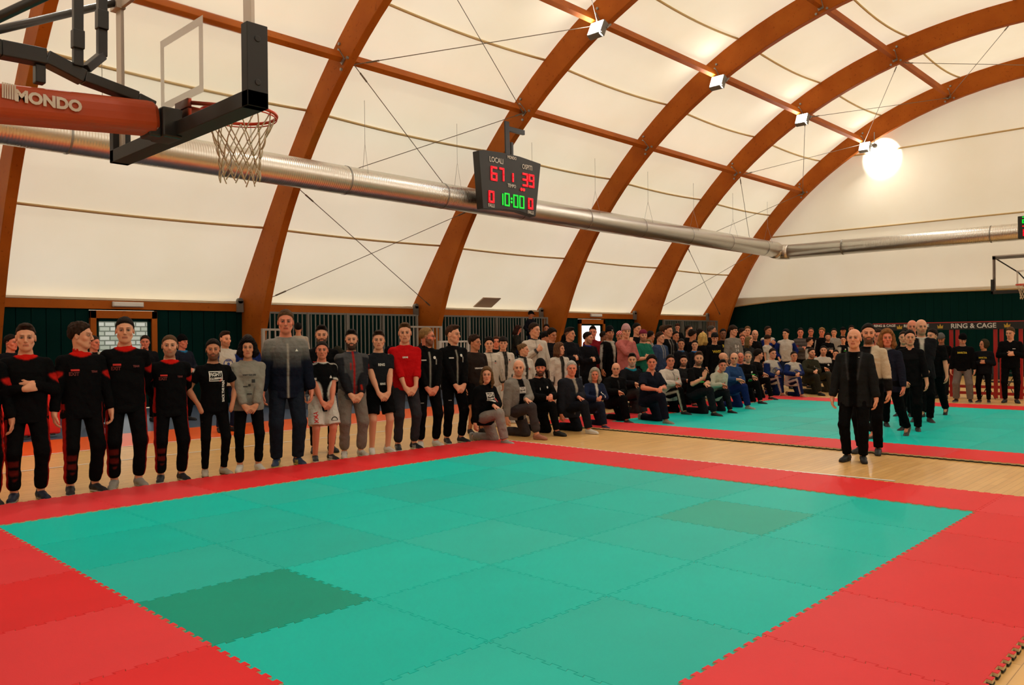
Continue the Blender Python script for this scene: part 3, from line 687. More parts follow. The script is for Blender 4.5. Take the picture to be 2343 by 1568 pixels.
bars(q0, q1, 11.3, 0, 2.385, 'small grey barred railing nearest the end wall')
a = pl(602, 752, Y=9.6); b = pl(657, 752, Y=9.6); bars(a[0], b[0], 9.6, .61, a[2], 'short pale railing beside the left timber arch foot', step=.14, mt=mat('pale_grey_paint', (.34, .31, .27), .5))
a = pl(928, 746, Y=9.9); b = pl(1008, 747, Y=9.9); bars(a[0], b[0], 9.9, .61, a[2], 'pale railing behind the bearded blond man', step=.14, post=1.2, mt=MATS['pale_grey_paint'])
a = pl(1006, 780, Y=8.6); b = pl(1070, 782, Y=8.6); bars(a[0], b[0], 8.6, .33, a[2], 'low white railing right of the man with the swept hair', step=.12, post=1.2, mt=mat('white_rail_paint', (.45, .44, .40), .5))
# ================================================================ PEOPLE
skin_m = mat('skin', (.5, .3, .2), .55, spec=.3); cloth_m = mat('cloth', (.1, .1, .1), .9, spec=.04); hair_m = mat('hair', (.02, .01, .01), .75, spec=.10); shoe_m = mat('shoe_leather', (.1, .1, .1), .6, spec=.3)
for _m in (skin_m, cloth_m, hair_m, shoe_m):
    N, L, p = nodes(_m); at = N.new('ShaderNodeAttribute'); at.attribute_name = 'Col'; L.new(at.outputs['Color'], p.inputs['Base Color'])
add_bump(cloth_m, 13, .9, .03, detail=5); add_bump(hair_m, 60, .6, .01, stretch=(1, 1, .3))
logo_w = mat('white_print_ink', (.62, .60, .56), .7); logo_y = mat('yellow_print_ink', (.62, .46, .02), .7); logo_r = mat('red_print_ink', (.55, .02, .015), .7); logo_k = mat('black_print_ink', (.015, .015, .015), .7); logo_dr = mat('dark_red_print_ink', (.12, .012, .01), .7); logo_b = mat('blue_print_ink', (.02, .04, .2), .7); logo_g = mat('green_print_ink', (.02, .4, .05), .7)
def A(*v): return np.array(v, float)
def nrm(v): return v/(np.linalg.norm(v)+1e-12)
class Field:
    def __init__(s, xs, ys, zs):
        s.ax = (xs, ys, zs); s.D = np.full((len(xs), len(ys), len(zs)), 1.0, np.float32)
    def win(s, lo, hi, mg):
        sl = []
        for a, l, h in zip(s.ax, lo, hi):
            i0 = np.searchsorted(a, l-mg); i1 = np.searchsorted(a, h+mg); sl.append(slice(int(i0), int(i1)))
        return tuple(sl)
    def pts(s, sl):
        x, y, z = (a[q] for a, q in zip(s.ax, sl)); return x[:, None, None], y[None, :, None], z[None, None, :]
    def put(s, sl, d, k, op='u'):
        c = s.D[sl]
        if c.size == 0: return
        if op == 'u':
            if k > 0: h = np.clip(.5+.5*(c-d)/k, 0, 1); s.D[sl] = c*(1-h)+d*h-k*h*(1-h)
            else: s.D[sl] = np.minimum(c, d)
        else:
            if k > 0: h = np.clip(.5-.5*(c+d)/k, 0, 1); s.D[sl] = c*(1-h)-d*h+k*h*(1-h)
            else: s.D[sl] = np.maximum(c, -d)
    def cone(s, a, b, ra, rb, k=.02, flat=None, fk=1.0, op='u', cut=False):
        a = A(*a); b = A(*b); R = max(ra, rb); sl = s.win(np.minimum(a, b)-R, np.maximum(a, b)+R, k+.02); x, y, z = s.pts(sl)
        d = b-a; L2 = max(1e-9, d@d); px, py, pz = x-a[0], y-a[1], z-a[2]
        tu = (px*d[0]+py*d[1]+pz*d[2])/L2; t = np.clip(tu, 0, 1); qx, qy, qz = px-t*d[0], py-t*d[1], pz-t*d[2]
        if flat is not None:
            e = qx*flat[0]+qy*flat[1]+qz*flat[2]; qx, qy, qz = qx+(fk-1)*e*flat[0], qy+(fk-1)*e*flat[1], qz+(fk-1)*e*flat[2]
        dd = np.sqrt(qx*qx+qy*qy+qz*qz)-(ra+(rb-ra)*t)
        if cut: dd = np.maximum(dd, (tu-1)*math.sqrt(L2))
        s.put(sl, dd, k, op)
    def ell(s, c, M, r, k=.02, op='u', cut=None, mod=None):
        """M rows = local axes"""
        c = A(*c); r = A(*r); R = r.max()*1.12; sl = s.win(c-R, c+R, k+.01); x, y, z = s.pts(sl)
        px, py, pz = x-c[0], y-c[1], z-c[2]; q = [M[i][0]*px+M[i][1]*py+M[i][2]*pz for i in range(3)]
        n = np.sqrt((q[0]/r[0])**2+(q[1]/r[1])**2+(q[2]/r[2])**2); d = (n-1)*r.min()
        if mod is not None: d = d+mod(*q)
        if cut is not None: d = np.maximum(d, cut(*q))
        s.put(sl, d, k, op)
    def loft(s, o, M, tab, k=.03, z0=None, z1=None):
        """M rows: side, front, up; tab rows (h, halfwidth, halfdepth, yoff)"""
        tab = np.array(tab, float); h0, h1 = (tab[0, 0] if z0 is None else z0), (tab[-1, 0] if z1 is None else z1)
        c = [o+M[2]*h0, o+M[2]*h1]; R = tab[:, 1].max()+.03; lo = np.minimum(*c)-R; hi = np.maximum(*c)+R; sl = s.win(lo, hi, k); x, y, z = s.pts(sl)
        px, py, pz = x-o[0], y-o[1], z-o[2]; q = [M[i][0]*px+M[i][1]*py+M[i][2]*pz for i in range(3)]
        a = np.interp(q[2], tab[:, 0], tab[:, 1]); b = np.interp(q[2], tab[:, 0], tab[:, 2]); yo = np.interp(q[2], tab[:, 0], tab[:, 3])
        yy = q[1]-yo; n = (np.abs(q[0]/a)**2.3+np.abs(yy/b)**2.3)**(1/2.3); d = (n-1)*np.minimum(a, b)
        d = np.maximum(d, np.maximum(h0-q[2], q[2]-h1)); s.put(sl, d.astype(np.float32), k)
    def mesh(s):
        D = s.D; xs, ys, zs = s.ax; S = D < 0
        c = S[:-1, :-1, :-1].astype(np.int8)
        for i, j, k in ((1, 0, 0), (0, 1, 0), (0, 0, 1), (1, 1, 0), (1, 0, 1), (0, 1, 1), (1, 1, 1)):
            c = c+S[i:S.shape[0]-1+i, j:S.shape[1]-1+j, k:S.shape[2]-1+k]
        act = (c > 0) & (c < 8); I, J, K = np.nonzero(act); n = len(I)
        if n == 0: return np.zeros((0, 3)), np.zeros((0, 4), int)
        idx = np.full(act.shape, -1, np.int32); idx[I, J, K] = np.arange(n)
        acc = np.zeros((n, 3)); cnt = np.zeros(n)
        cor = [(i, j, k) for i in (0, 1) for j in (0, 1) for k in (0, 1)]
        V = {q: D[I+q[0], J+q[1], K+q[2]].astype(float) for q in cor}
        P = {q: np.stack([xs[I+q[0]], ys[J+q[1]], zs[K+q[2]]], 1) for q in cor}
        for a in cor:
            for dim in range(3):
                if a[dim] == 0:
                    b = tuple(1 if m_ == dim else a[m_] for m_ in range(3)); va, vb = V[a], V[b]; m_ = (va < 0) != (vb < 0)
                    t = np.where(m_, va/(va-vb+1e-20), 0)[:, None]; acc += np.where(m_[:, None], P[a]*(1-t)+P[b]*t, 0); cnt += m_
        vts = acc/cnt[:, None]; F = []
        for dim in range(3):
            sa = [slice(None)]*3; sb_ = [slice(None)]*3; sa[dim] = slice(0, -1); sb_[dim] = slice(1, None)
            ch = S[tuple(sa)] != S[tuple(sb_)]; i, j, k = np.nonzero(ch); e = np.stack([i, j, k], 1); o1, o2 = [d for d in range(3) if d != dim]
            ok = (e[:, o1] > 0) & (e[:, o2] > 0) & (e[:, o1] < S.shape[o1]-1) & (e[:, o2] < S.shape[o2]-1); e = e[ok]
            q = []
            for d1, d2 in ((1, 1), (0, 1), (0, 0), (1, 0)):
                f = e.copy(); f[:, o1] -= d1; f[:, o2] -= d2; q.append(idx[f[:, 0], f[:, 1], f[:, 2]])
            q = np.stack(q, 1); ins = S[e[:, 0], e[:, 1], e[:, 2]]
            if dim == 1: ins = ~ins
            q[~ins] = q[~ins][:, ::-1]; F.append(q)
        F = np.concatenate(F); F = F[(F >= 0).all(1)]
        return vts, F
def axis(lo, hi, base, fine=()):
    """non-uniform samples: list of (a,b,step)"""
    out = [lo]; x = lo
    while x < hi:
        st = base
        for a, b, f in fine:
            if a-1e-9 <= x < b: st = min(st, f)
            elif x < a and x+st > a: st = min(st, max(f, a-x))
        x += st; out.append(x)
    return np.array(out)
def smooth_c(C, F, it=1):
    return smooth_v(np.asarray(C, float), F, it, .6)
def smooth_v(V, F, it=1, lam=.5):
    n = len(V); a = F.ravel(); b = np.roll(F, -1, 1).ravel()
    for _ in range(it):
        s = np.zeros((n, 3)); c = np.zeros(n)
        for d in range(3): s[:, d] = np.bincount(a, V[b, d], n)+np.bincount(b, V[a, d], n)
        c = np.bincount(a, minlength=n)+np.bincount(b, minlength=n); V = V*(1-lam)+lam*s/np.maximum(c, 1)[:, None]
    return V
def mk(name, V, F, col, m, parent):
    me = bpy.data.meshes.new(name); me.vertices.add(len(V)); me.vertices.foreach_set('co', V.astype(np.float32).ravel())
    me.loops.add(F.size); me.loops.foreach_set('vertex_index', F.astype(np.int32).ravel()); me.polygons.add(len(F))
    me.polygons.foreach_set('loop_start', np.arange(0, F.size, 4, dtype=np.int32)); me.update(calc_edges=True)
    me.polygons.foreach_set('use_smooth', np.ones(len(F), bool))
    ca = me.color_attributes.new('Col', 'FLOAT_COLOR', 'POINT'); c = np.ones((len(V), 4), np.float32); c[:, :3] = col; ca.data.foreach_set('color', c.ravel())
    me.materials.append(m); o = bpy.data.objects.new(name, me); COL.objects.link(o); o.parent = parent; return o
def ik(a, c, l1, l2, pole):
    v = c-a; d = np.linalg.norm(v); d2 = min(d, (l1+l2)*.999); c = a+v/d*d2; v = c-a; d = d2
    x = (l1*l1-l2*l2+d*d)/(2*d); h = math.sqrt(max(0, l1*l1-x*x)); u = v/d; p = pole-u*(pole@u); p = nrm(p); return a+u*x+p*h, c
def Rz(t): c, s = math.cos(t), math.sin(t); return np.array([[c, -s, 0], [s, c, 0], [0, 0, 1.]])
def Rx(t): c, s = math.cos(t), math.sin(t); return np.array([[1, 0, 0], [0, c, -s], [0, s, c]])
def Ry(t): c, s = math.cos(t), math.sin(t); return np.array([[c, 0, s], [0, 1, 0], [-s, 0, c]])
def skeleton(P):
    """joint positions for a 1.75 m figure, local frame: x right, y forward, z up"""
    S = {}; pose = P.get('pose', 'stand'); w = P.get('build', 1.0); st = P.get('stance', .115)
    if pose == 'stand':
        S['pel'] = A(0, 0, .93); ank = {1: A(st, .0, .085), -1: A(-st, .02, .085)}; kp = {1: A(.25, 1, 0), -1: A(-.25, 1, 0)}; toe = {1: A(.25, 1, 0), -1: A(-.25, 1, 0)}; lean = P.get('lean', 0)
    elif pose == 'walk':
        S['pel'] = A(0, 0, .91); ank = {1: A(.09, .34, .09), -1: A(-.09, -.42, .16)}; kp = {1: A(.1, 1, 0), -1: A(-.1, 1, 0)}; toe = {1: A(.1, 1, .05), -1: A(-.1, .8, -.75)}; lean = .03
    elif pose == 'kneel':
        g = P.get('lead', 1); S['pel'] = A(0, -.06, .435); lead = A(.13*g, .44, .085); back = A(-.12*g, -.42, .085)
        ank = {g: lead, -g: back}; kp = {g: A(.15*g, .5, 1), -g: A(-.2*g, 1, -.6)}; toe = {g: A(.1*g, 1, 0), -g: A(0, .15, -1)}; lean = P.get('lean', .12)
    elif pose == 'sit':
        S['pel'] = A(0, 0, .50); ank = {1: A(.12, .42, .085), -1: A(-.12, .44, .085)}; kp = {1: A(.1, .5, 1), -1: A(-.1, .5, 1)}; toe = {1: A(.2, 1, 0), -1: A(-.2, 1, 0)}; lean = P.get('lean', .12)
    S['pose'] = pose
    tw = P.get('twist', 0.0); M = (Rz(tw) @ Rx(-lean)).T   # rows: side, front, up
    S['M'] = M; pel = S['pel']
    S['neck'] = pel+M[2]*.545; S['head'] = pel+M[2]*.60+M[2]*.093+A(0, .015, 0)*1
    L1, L2 = .425, .415
    if pose == 'kneel': L1, L2 = .43, .43
    for s in (1, -1):
        hip = pel+A(.09*s, 0, -.03); 
        if pose == 'kneel' and s == -P.get('lead', 1):
            knee = hip+A(-.02*P.get('lead', 1), .13, -.36); knee[2] = .065; an = knee+A(0, -.40, .01)
        else: knee, an = ik(hip, ank[s], L1, L2, nrm(kp[s]))
        S['hip', s] = hip; S['knee', s] = knee; S['ank', s] = an; S['toe', s] = nrm(toe[s])
        S['sh', s] = pel+M[2]*.440+M[0]*(.158 if P.get('fem') else .174)*s*w**.5
    # arms
    arms = P.get('arms', 'sides')
    if isinstance(arms, str): arms = (arms, arms)
    cm = pel+M[2]*.0
    def T(v): return pel+M[0]*v[0]+M[1]*v[1]+M[2]*v[2]
    for s, ar in ((1, arms[1]), (-1, arms[0])):    # arms given as (left-in-picture side -1, side +1)
        X = lambda a, b, c: T(A(a*s, b, c)); kn = S['knee', P.get('lead', 1)] if pose == 'kneel' else None
        if ar == 'sides': wr, po, fd, pn = X(.27, .06, -.09), A(.6*s, -1, 0), A(.0, .12, -1), A(-s, .1, 0)
        elif ar == 'clasp': wr, po, fd, pn = X(.075, .215, -.07), A(.8*s, -.7, -.1), A(-.6*s, .25, -.75), A(0, -1, -.2)
        elif ar == 'clasphigh': wr, po, fd, pn = X(.09, .24, .12), A(.8*s, -.5, -.6), A(-.85*s, .3, -.2), A(0, -1, -.1)
        elif ar == 'pocket': wr, po, fd, pn = X(.215, .10, .0), A(1*s, -1, 0), A(-.35*s, .25, -1), A(-s, 0, 0)
        elif ar == 'behind': wr, po, fd, pn = X(.08, -.17, .0), A(1*s, -.5, 0), A(-s, -.2, -.3), A(0, 1, 0)
        elif ar == 'crossed':
            wr = X(.03, .215 if s > 0 else .165, .195 if s > 0 else .24); po, fd, pn = A(.8*s, -.25, -1), A(-1*s, -.30, .15 if s > 0 else -.25), A(0, -1, 0)
        elif ar == 'chin': wr, po, fd, pn = X(.03, .20, .48), A(.6*s, .2, -1), A(-.1*s, -.15, 1), A(-.6*s, -.6, 0)
        elif ar == 'chest': wr, po, fd, pn = X(.02, .23, .33), A(.7*s, -.2, -1), A(-.7*s, .1, .5), A(0, -1, 0)
        elif ar == 'phone': wr, po, fd, pn = X(.10, .20, .50), A(.6*s, .2, -1), A(0, -.2, 1), A(-s, -.3, 0)
        elif ar == 'palm': wr, po, fd, pn = X(.12, .32, .36), A(.6*s, -.1, -1), A(-.1*s, .1, 1), A(-s, -.4, 0)
        elif ar == 'read': wr, po, fd, pn = X(.11, .30, .18), A(.7*s, -.3, -1), A(-.5*s, .8, .2), A(0, -.2, 1)
        elif ar == 'swing': wr, po, fd, pn = X(.24, .22, -.05), A(.4*s, -1, 0), A(0, .4, -1), A(-s, 0, 0)
        elif ar == 'out': wr, po, fd, pn = X(.16, .34, .14), A(.6*s, -.4, -1), A(-.2*s, 1, -.1), A(-.3*s, 0, 1)
        elif ar in ('knee', 'knee2', 'low'):
            kk = kn if kn is not None else S['knee', s]
            if ar == 'knee': wr, po, fd, pn = kk+A(.0, -.10, .125), A(.7*s, -.6, .2), A(0, 1, -.35), A(0, -.4, -1)
            elif ar == 'knee2': wr, po, fd, pn = kk+A(.06*s, -.06, .16), A(.8*s, -.3, -.4), A(-.8*s, .5, -.3), A(0, .1, -1)
            else: wr, po, fd, pn = X(.26, .10, -.13), A(.5*s, -1, 0), A(0, .15, -1), A(-s, 0, 0)
        sh = S['sh', s]; el, wr = ik(sh, wr, .285, .255, nrm(M[0]*po[0]+M[1]*po[1]+M[2]*po[2]))
        S['el', s] = el; S['wr', s] = wr; S['fd', s] = nrm(M[0]*fd[0]+M[1]*fd[1]+M[2]*fd[2]) if ar not in ('knee', 'knee2') else nrm(fd)
        n_ = M[0]*pn[0]+M[1]*pn[1]+M[2]*pn[2] if ar not in ('knee', 'knee2') else A(*pn); n_ = n_-S['fd', s]*(n_@S['fd', s]); S['pn', s] = nrm(n_)
        S['arm', s] = ar
    hy, hp_, hr = P.get('head', (0, 0, 0)) if not isinstance(P.get('head', 0), (int, float)) else (P.get('head', 0), 0, 0)
    S['H'] = (Rz(hy) @ Rx(-hp_) @ Ry(hr)).T
    return S
CURL = {'sides': .45, 'clasp': .55, 'clasphigh': .55, 'pocket': .3, 'crossed': .55, 'behind': .5, 'chin': 1.3, 'chest': 1.3, 'phone': .9, 'palm': .08, 'read': .5, 'swing': .4, 'out': .15, 'knee': .35, 'knee2': .5, 'low': .5}
TORSO = [(-.13, .13, .095, 0), (-.08, .168, .118, -.005), (.0, .168, .115, 0), (.10, .148, .103, .008), (.18, .147, .105, .01), (.27, .160, .112, .010), (.36, .168, .115, .004), (.41, .155, .105, -.004), (.45, .122, .086, -.010), (.49, .080, .070, -.014), (.53, .064, .060, -.012), (.56, .060, .058, -.005)]
TORSO_F = [(-.13, .13, .095, 0), (-.07, .175, .118, -.005), (.0, .165, .112, 0), (.10, .135, .095, .008), (.18, .132, .096, .01), (.27, .142, .108, .018), (.33, .148, .116, .020), (.40, .138, .098, .0), (.45, .105, .076, -.010), (.49, .070, .060, -.014), (.53, .056, .052, -.012), (.56, .053, .050, -.005)]
def tors(P, g, mul=1.0, top=None):
    b = P.get('build', 1.0); T = TORSO_F if P.get('fem') else TORSO; bl = P.get('belly', 0)
    return [(h, (a*b+g)*mul, (d*b+g+bl*math.exp(-((h-.12)/.12)**2))*mul, y+bl*.4*math.exp(-((h-.12)/.12)**2)) for h, a, d, y in T]
def build_person(P):
    """P: dictionary of one person's look and pose; everything is built in metres in the person's own frame"""
    if P.get('pose') == 'kneel': P['build'] = P.get('build', 1.0)*1.09
    Hh = P['H']; sc = Hh/1.77 if P.get('pose', 'stand') in ('stand', 'walk') else P.get('sc', 1.0)
    dist = P['dist']; px = dist/FPX/sc
    S = skeleton(P); root = P['root']; M = S['M']; H = S['H']; hc = S['head']
    fine = max(.0045, .72*px); mid = max(.0065, .95*px); cs = max(.0085, 1.25*px); crs = max(.02, 2*px)
    full = P.get('full', True)
    # ---------- body
    zlo = .0 if full else .75
    allp = np.array([S['head']+A(0, 0, .14)]+[S[k, s] for k in ('ank', 'knee', 'hip', 'sh', 'el', 'wr') for s in (1, -1)]+[S['wr', s]+S['fd', s]*.19 for s in (1, -1)]+[S['ank', s]+S['toe', s]*.2 for s in (1, -1)])
    lo = allp.min(0)-.13; hi = allp.max(0)+.09; lo[2] = max(lo[2], -.01)
    def fr(d, c, r, st): return (c[d]-r, c[d]+r, st)
    hands = [S['wr', s]+S['fd', s]*.09 for s in (1, -1) if S['arm', s] not in ('pocket', 'behind') and not (P.get('nohands'))]
    ax = []
    for d in range(3):
        f = [fr(d, hc, (.105, .12, .13)[d], fine)]+[fr(d, h, .10, mid) for h in hands]
        if dist < 9.5: pass
        ax.append(axis(lo[d], hi[d], crs, f))
    B = Field(*ax); kg = P.get('build', 1.0)**.6; fem = P.get('fem')
    B.loft(S['pel'], M, tors(P, -.004), .03)
    for s in (1, -1):
        B.cone(S['pel']+M[2]*.465+M[0]*.04*s, S['sh', s], .045*kg, .048*kg, .04)
        B.cone(S['sh', s], S['el', s], .050*kg, .040*kg, .03); B.cone(S['el', s], S['wr', s], .041*kg, .027*kg, .015)
        B.cone(S['el', s]+(S['wr', s]-S['el', s])*.25, S['el', s]+(S['wr', s]-S['el', s])*.5, .042*kg, .036*kg, .015)
        B.cone(S['hip', s], S['knee', s], .082*kg, .054*kg, .03); B.cone(S['knee', s], S['ank', s], .054*kg, .036*kg, .02)
        cf = S['knee', s]+(S['ank', s]-S['knee', s])*.3; bk = nrm(np.cross(np.cross(S['ank', s]-S['knee', s], S['toe', s]), S['ank', s]-S['knee', s])); B.cone(cf-bk*.022, cf-bk*.018+(S['ank', s]-S['knee', s])*.2, .046*kg, .038*kg, .02)
        tt = S['toe', s]; dn = A(0, 0, -1); an = S['ank', s]
        if abs(tt[2]) < .3: B.cone(an+A(0, 0, -.045)-tt*.04, an+A(0, 0, -.052)+tt*.13, .035, .028, .02)
        else: B.cone(an, an+tt*.10, .034, .028, .02)
        # hand: palm, four fingers of two joints each, thumb
        if S['arm', s] == 'pocket': B.cone(S['wr', s], S['wr', s]+S['fd', s]*.10, .028, .03, .01); continue
        f_, n_ = S['fd', s], S['pn', s]; sd = np.cross(f_, n_)*s; w0 = S['wr', s]; hs = .93 if fem else 1.0
        if sd @ M[1] < 0 and S['arm', s] in ('sides', 'low', 'swing'): sd = -sd
        th = sd   # thumb side
        B.cone(w0, w0+f_*.03*hs, .026, .027, .012)
        for q in (-.028, -.010, .010, .026): B.cone(w0+f_*.02+th*q*.7, w0+f_*.088*hs+th*q, .017, .0125, .014, flat=n_, fk=1.15)
        cu = CURL.get(S['arm', s], .4)
        for q, ln, dl in ((-.031, .062, .0), (-.0105, .074, .004), (.010, .080, .005), (.030, .072, .0)):
            b0 = w0+f_*(.086+dl)*hs+th*q; d1 = nrm(f_*math.cos(cu)+n_*math.sin(cu)+th*q*1.2); d2 = nrm(f_*math.cos(cu*2.1)+n_*math.sin(cu*2.1)); d3 = nrm(f_*math.cos(cu*2.7)+n_*math.sin(cu*2.7))
            r0 = .0088*hs; b1 = b0+d1*ln*.48*hs; b2 = b1+d2*ln*.30*hs; b3 = b2+d3*ln*.24*hs
            B.cone(b0, b1, r0+.0006, r0, .003); B.cone(b1, b2, r0, r0-.0008, .002); B.cone(b2, b3, r0-.0008, r0-.002, .002)
        t0 = w0+f_*.025+th*.022; t1 = t0+nrm(f_*.72+th*.62+n_*.28)*.045*hs; t2 = t1+nrm(f_*.9+th*.25+n_*.3)*.032*hs; t3 = t2+nrm(f_*.95+n_*.3)*.022*hs
        B.cone(t0, t1, .0145, .0115, .01); B.cone(t1, t2, .0112, .0098, .004); B.cone(t2, t3, .0098, .0078, .003)
    HS = P.get('hsz', 1.085); HM = H/HS
    def h(x, y, z): return hc+(H[0]*x+H[1]*y+H[2]*z)*HS
    fw = P.get('face', 1.0)*(.94 if fem else 1.0)
    nb = S['pel']+M[2]*.50+M[1]*-.012
    B.cone(nb, h(0, -.022, -.05), .058*(.85 if fem else 1)*kg, .054*(.85 if fem else 1), .03)
    B.ell(h(0, -.014, .036), HM, (.076*fw, .096, .084), .01)
    B.ell(h(0, .012, -.028), HM, (.060*fw, .074, .088), .03)
    B.ell(h(0, .045, -.072), HM, (.040*fw, .038, .038), .03); B.ell(h(0, .066, -.098), HM, (.020*fw, .016, .016), .02)
    for s in (1, -1): B.cone(h(.054*s*fw, .0, -.05), h(.028*s*fw, .055, -.09), .016, .014, .02); B.ell(h(.042*s*fw, .058, -.022), HM, (.022, .018, .02), .018)
    B.cone(h(-.032*fw, .081, .030), h(.032*fw, .081, .030), .010, .010, .012)
    for s in (1, -1): B.ell(h(.031*s*fw, .096, .010), HM, (.019, .016, .012), .012, op='s')
    for s in (1, -1): B.ell(h(.031*s*fw, .079, .009), HM, (.0145, .0115, .0105), .003)
    B.cone(h(0, .088, .018), h(0, .108, -.022), .0085, .0125, .010); B.cone(h(-.012, .098, -.028), h(.012, .098, -.028), .0075, .0075, .006)
    B.cone(h(-.019*fw, .084, -.056), h(.019*fw, .084, -.056), .0062, .0062, .006); B.cone(h(-.015*fw, .083, -.066), h(.015*fw, .083, -.066), .0070, .0070, .005)
    B.cone(h(-.03, .094, -.061), h(.03, .094, -.061), .0035, .0035, .003, op='s')
    for s in (1, -1): B.ell(h(.078*s*fw, -.008, -.002), HM, (.010, .019, .031), .006); B.ell(h(.086*s*fw, -.003, .0), HM, (.005, .010, .018), .004, op='s')
    V, F = B.mesh(); V = smooth_v(V, F, 1, .35)
    # colour
    sk = np.minimum(A(*P.get('skin', (.42, .19, .115)))*A(1.30, 1.22, 1.12), .8); C = np.tile(sk, (len(V), 1)); q = (V-hc) @ HM.T; X_, Y_, Z_ = np.abs(q[:, 0]), q[:, 1], q[:, 2]
    nearh = (np.linalg.norm(q, axis=1) < .17)
    hcol = A(*P.get('hcol', (.012, .008, .006)))
    def blend(mask, c, a=1.0): C[mask] = C[mask]*(1-a)+A(*c)*a
    blend(nearh & (Y_ > .03) & (Z_ < .02) & (Z_ > -.045) & (X_ > .018), sk*A(1.08, .93, .91), .5)
    blend(nearh & (Y_ > .075) & (X_ < .024*fw) & (Z_ < -.047) & (Z_ > -.073), sk*A(.85, .48, .46), .8)
    blend(nearh & (Y_ > .08) & (X_ < .024*fw) & (np.abs(Z_+.061) < .0032), sk*.3, .8)
    br = np.abs(Z_-(.033-.12*np.abs(X_-.03))) < .0044; blend(nearh & (Y_ > .06) & br & (X_ > .012) & (X_ < .05), hcol*1.2+sk*.05, .72 if not P.get('noheadhair') else .45)
    ey = nearh & (Y_ > .07) & (np.abs(X_-.031*fw) < .016) & (np.abs(Z_-.009) < .0072)
    blend(nearh & (Y_ > .06) & (np.abs(X_-.031*fw) < .021) & (np.abs(Z_-.010) < .012), sk*.55, .6); blend(ey & (np.abs(Z_-.008) < .0055), (.20, .16, .14), .6); blend(nearh & (Y_ > .06) & ((X_-.031*fw)**2+(Z_-.009)**2 < .0065**2), (.015, .009, .008), 1); blend(nearh & (Y_ > .066) & (np.abs(X_-.031*fw) < .018) & (np.abs(Z_-.0168) < .0030), (.035, .015, .012), .8)
    bd = P.get('beard', 0)
    if bd:
        bc = A(*P.get('bcol', hcol)); jaw = nearh & (Z_ < -.032-.0*Y_) & (Y_ > -.012) & ~((Y_ > .075) & (X_ < .021) & (Z_ < -.05) & (Z_ > -.07)) & ~((Z_ > -.047) & (X_ < .05) & (Y_ > .05) & ~((X_ < .028) & (Z_ < -.038)))
        blend(jaw & (Z_ > -.135), bc, bd); blend(nearh & (Z_ < .0) & (Z_ > -.04) & (Y_ < .02) & (Y_ > -.012) & (X_ > .058), bc, bd*.8)
    if P.get('noheadhair') != 'bald' and P.get('hair') in ('buzz', 'short', 'fade', 'crop', 'receding'):
        gz = np.interp(Y_, [-.1, -.03, .0, .02, .05, .08], [-.045, -.02, .0, .03, .055, .082]); blend(nearh & (Z_ > gz) & (Y_ < .08), hcol*.9+sk*.12, .9)
    top_c = P.get('undershirt')
    body = mk('body', V*sc, F, smooth_c(C, F, 1), skin_m, root)
    body['label'] = 'face, neck and hands of the person'; del body['label']
    # ---------- hair / headwear
    hs_ = P.get('hair', 'short'); rng = np.random.default_rng(P['seed'])
    def head_field(r=.16, ext=0.0, st=None):
        c = hc; e = r; st = st or max(.0055, .85*px)
        return Field(*[axis(c[d]-e-(ext if d == 2 else .03), c[d]+e, st) for d in range(3)])
    def noise(V, amp, fr_, seed=0):
        n = sum(np.sin(V @ (rng.normal(size=3)*fr_*(1+i*.6))+rng.uniform(0, 6))/(1+i*.5) for i in range(5)); return n[:, None]*amp*.4
    def hline(front, temple=.012, side=-.012, nape=-.075, bk=-.02):
        def cut(x, y, z):
            g = np.interp(y, [-.10, -.03, bk+.03, .035, .065, .11], [nape, nape+.015, side, temple, front-.004, front]); ax_ = np.abs(x)
            return (g-z)*.8
        return cut
    def hair_obj(name, Fd, col, amp=.003, frq=60, m=hair_m, sm=1):
        V, F = Fd.mesh()
        if len(V) == 0: return
        if amp: V = V+nrm_rows(V-hc)*noise(V, amp, frq)
        V = smooth_v(V, F, sm, .4); C = np.tile(A(*col), (len(V), 1)); C *= (1+noise(V, .5, 90)[:, :1]*.8).clip(.5, 1.6)
        return mk(name, V*sc, F, C, m, root)
    def nrm_rows(v): return v/(np.linalg.norm(v, axis=1, keepdims=True)+1e-9)
    o_ = (0, -.014, .036)
    def cutat(fn, off):    # cut functions are written in head coordinates; shift to the ellipsoid's own centre
        return lambda x, y, z: fn(x+off[0], y+off[1], z+off[2])
    if hs_ in ('short', 'fade', 'crop', 'buzz', 'receding', 'quiff', 'curly', 'messy', 'fringe', 'bob', 'long', 'ponytail', 'bun', 'afro', 'longwavy', 'sidecap'):
        Fd = head_field(.19 if hs_ in ('afro', 'bob', 'longwavy', 'curly', 'long') else .16, .12 if hs_ in ('long', 'longwavy', 'bob', 'ponytail') else 0)
        # (side thickness, top thickness, hairline at the front, at the temple, above the ear, at the nape)
        a1, a2, fl, tl, sl_, nl = dict(short=(.004, .016, .077, .050, .012, -.055), fade=(.002, .018, .079, .058, .040, .0), crop=(.003, .010, .082, .05, .02, -.04), buzz=(.0015, .004, .084, .052, .014, -.045), receding=(.003, .007, .104, .075, .012, -.055), quiff=(.003, .022, .082, .056, .022, -.045), curly=(.014, .028, .078, .035, .0, -.06), messy=(.010, .024, .076, .036, .004, -.06), fringe=(.010, .020, .060, .030, .0, -.06), bob=(.020, .026, .066, .03, -.01, -.08), long=(.010, .018, .080, .04, -.005, -.08), ponytail=(.003, .008, .084, .055, .012, -.045), bun=(.004, .010, .084, .052, .010, -.05), afro=(.04, .05, .07, .03, 0, -.06), longwavy=(.020, .028, .074, .035, -.01, -.08))[hs_]
        def hcut(x, y, z):
            g = np.interp(y, [-.11, -.07, -.03, -.012, .012, .022, .045, .070, .11], [nl, nl+.01, sl_-.01, sl_, sl_-.012, tl-.012, tl, fl-.004, fl]); return (g-z)*.8
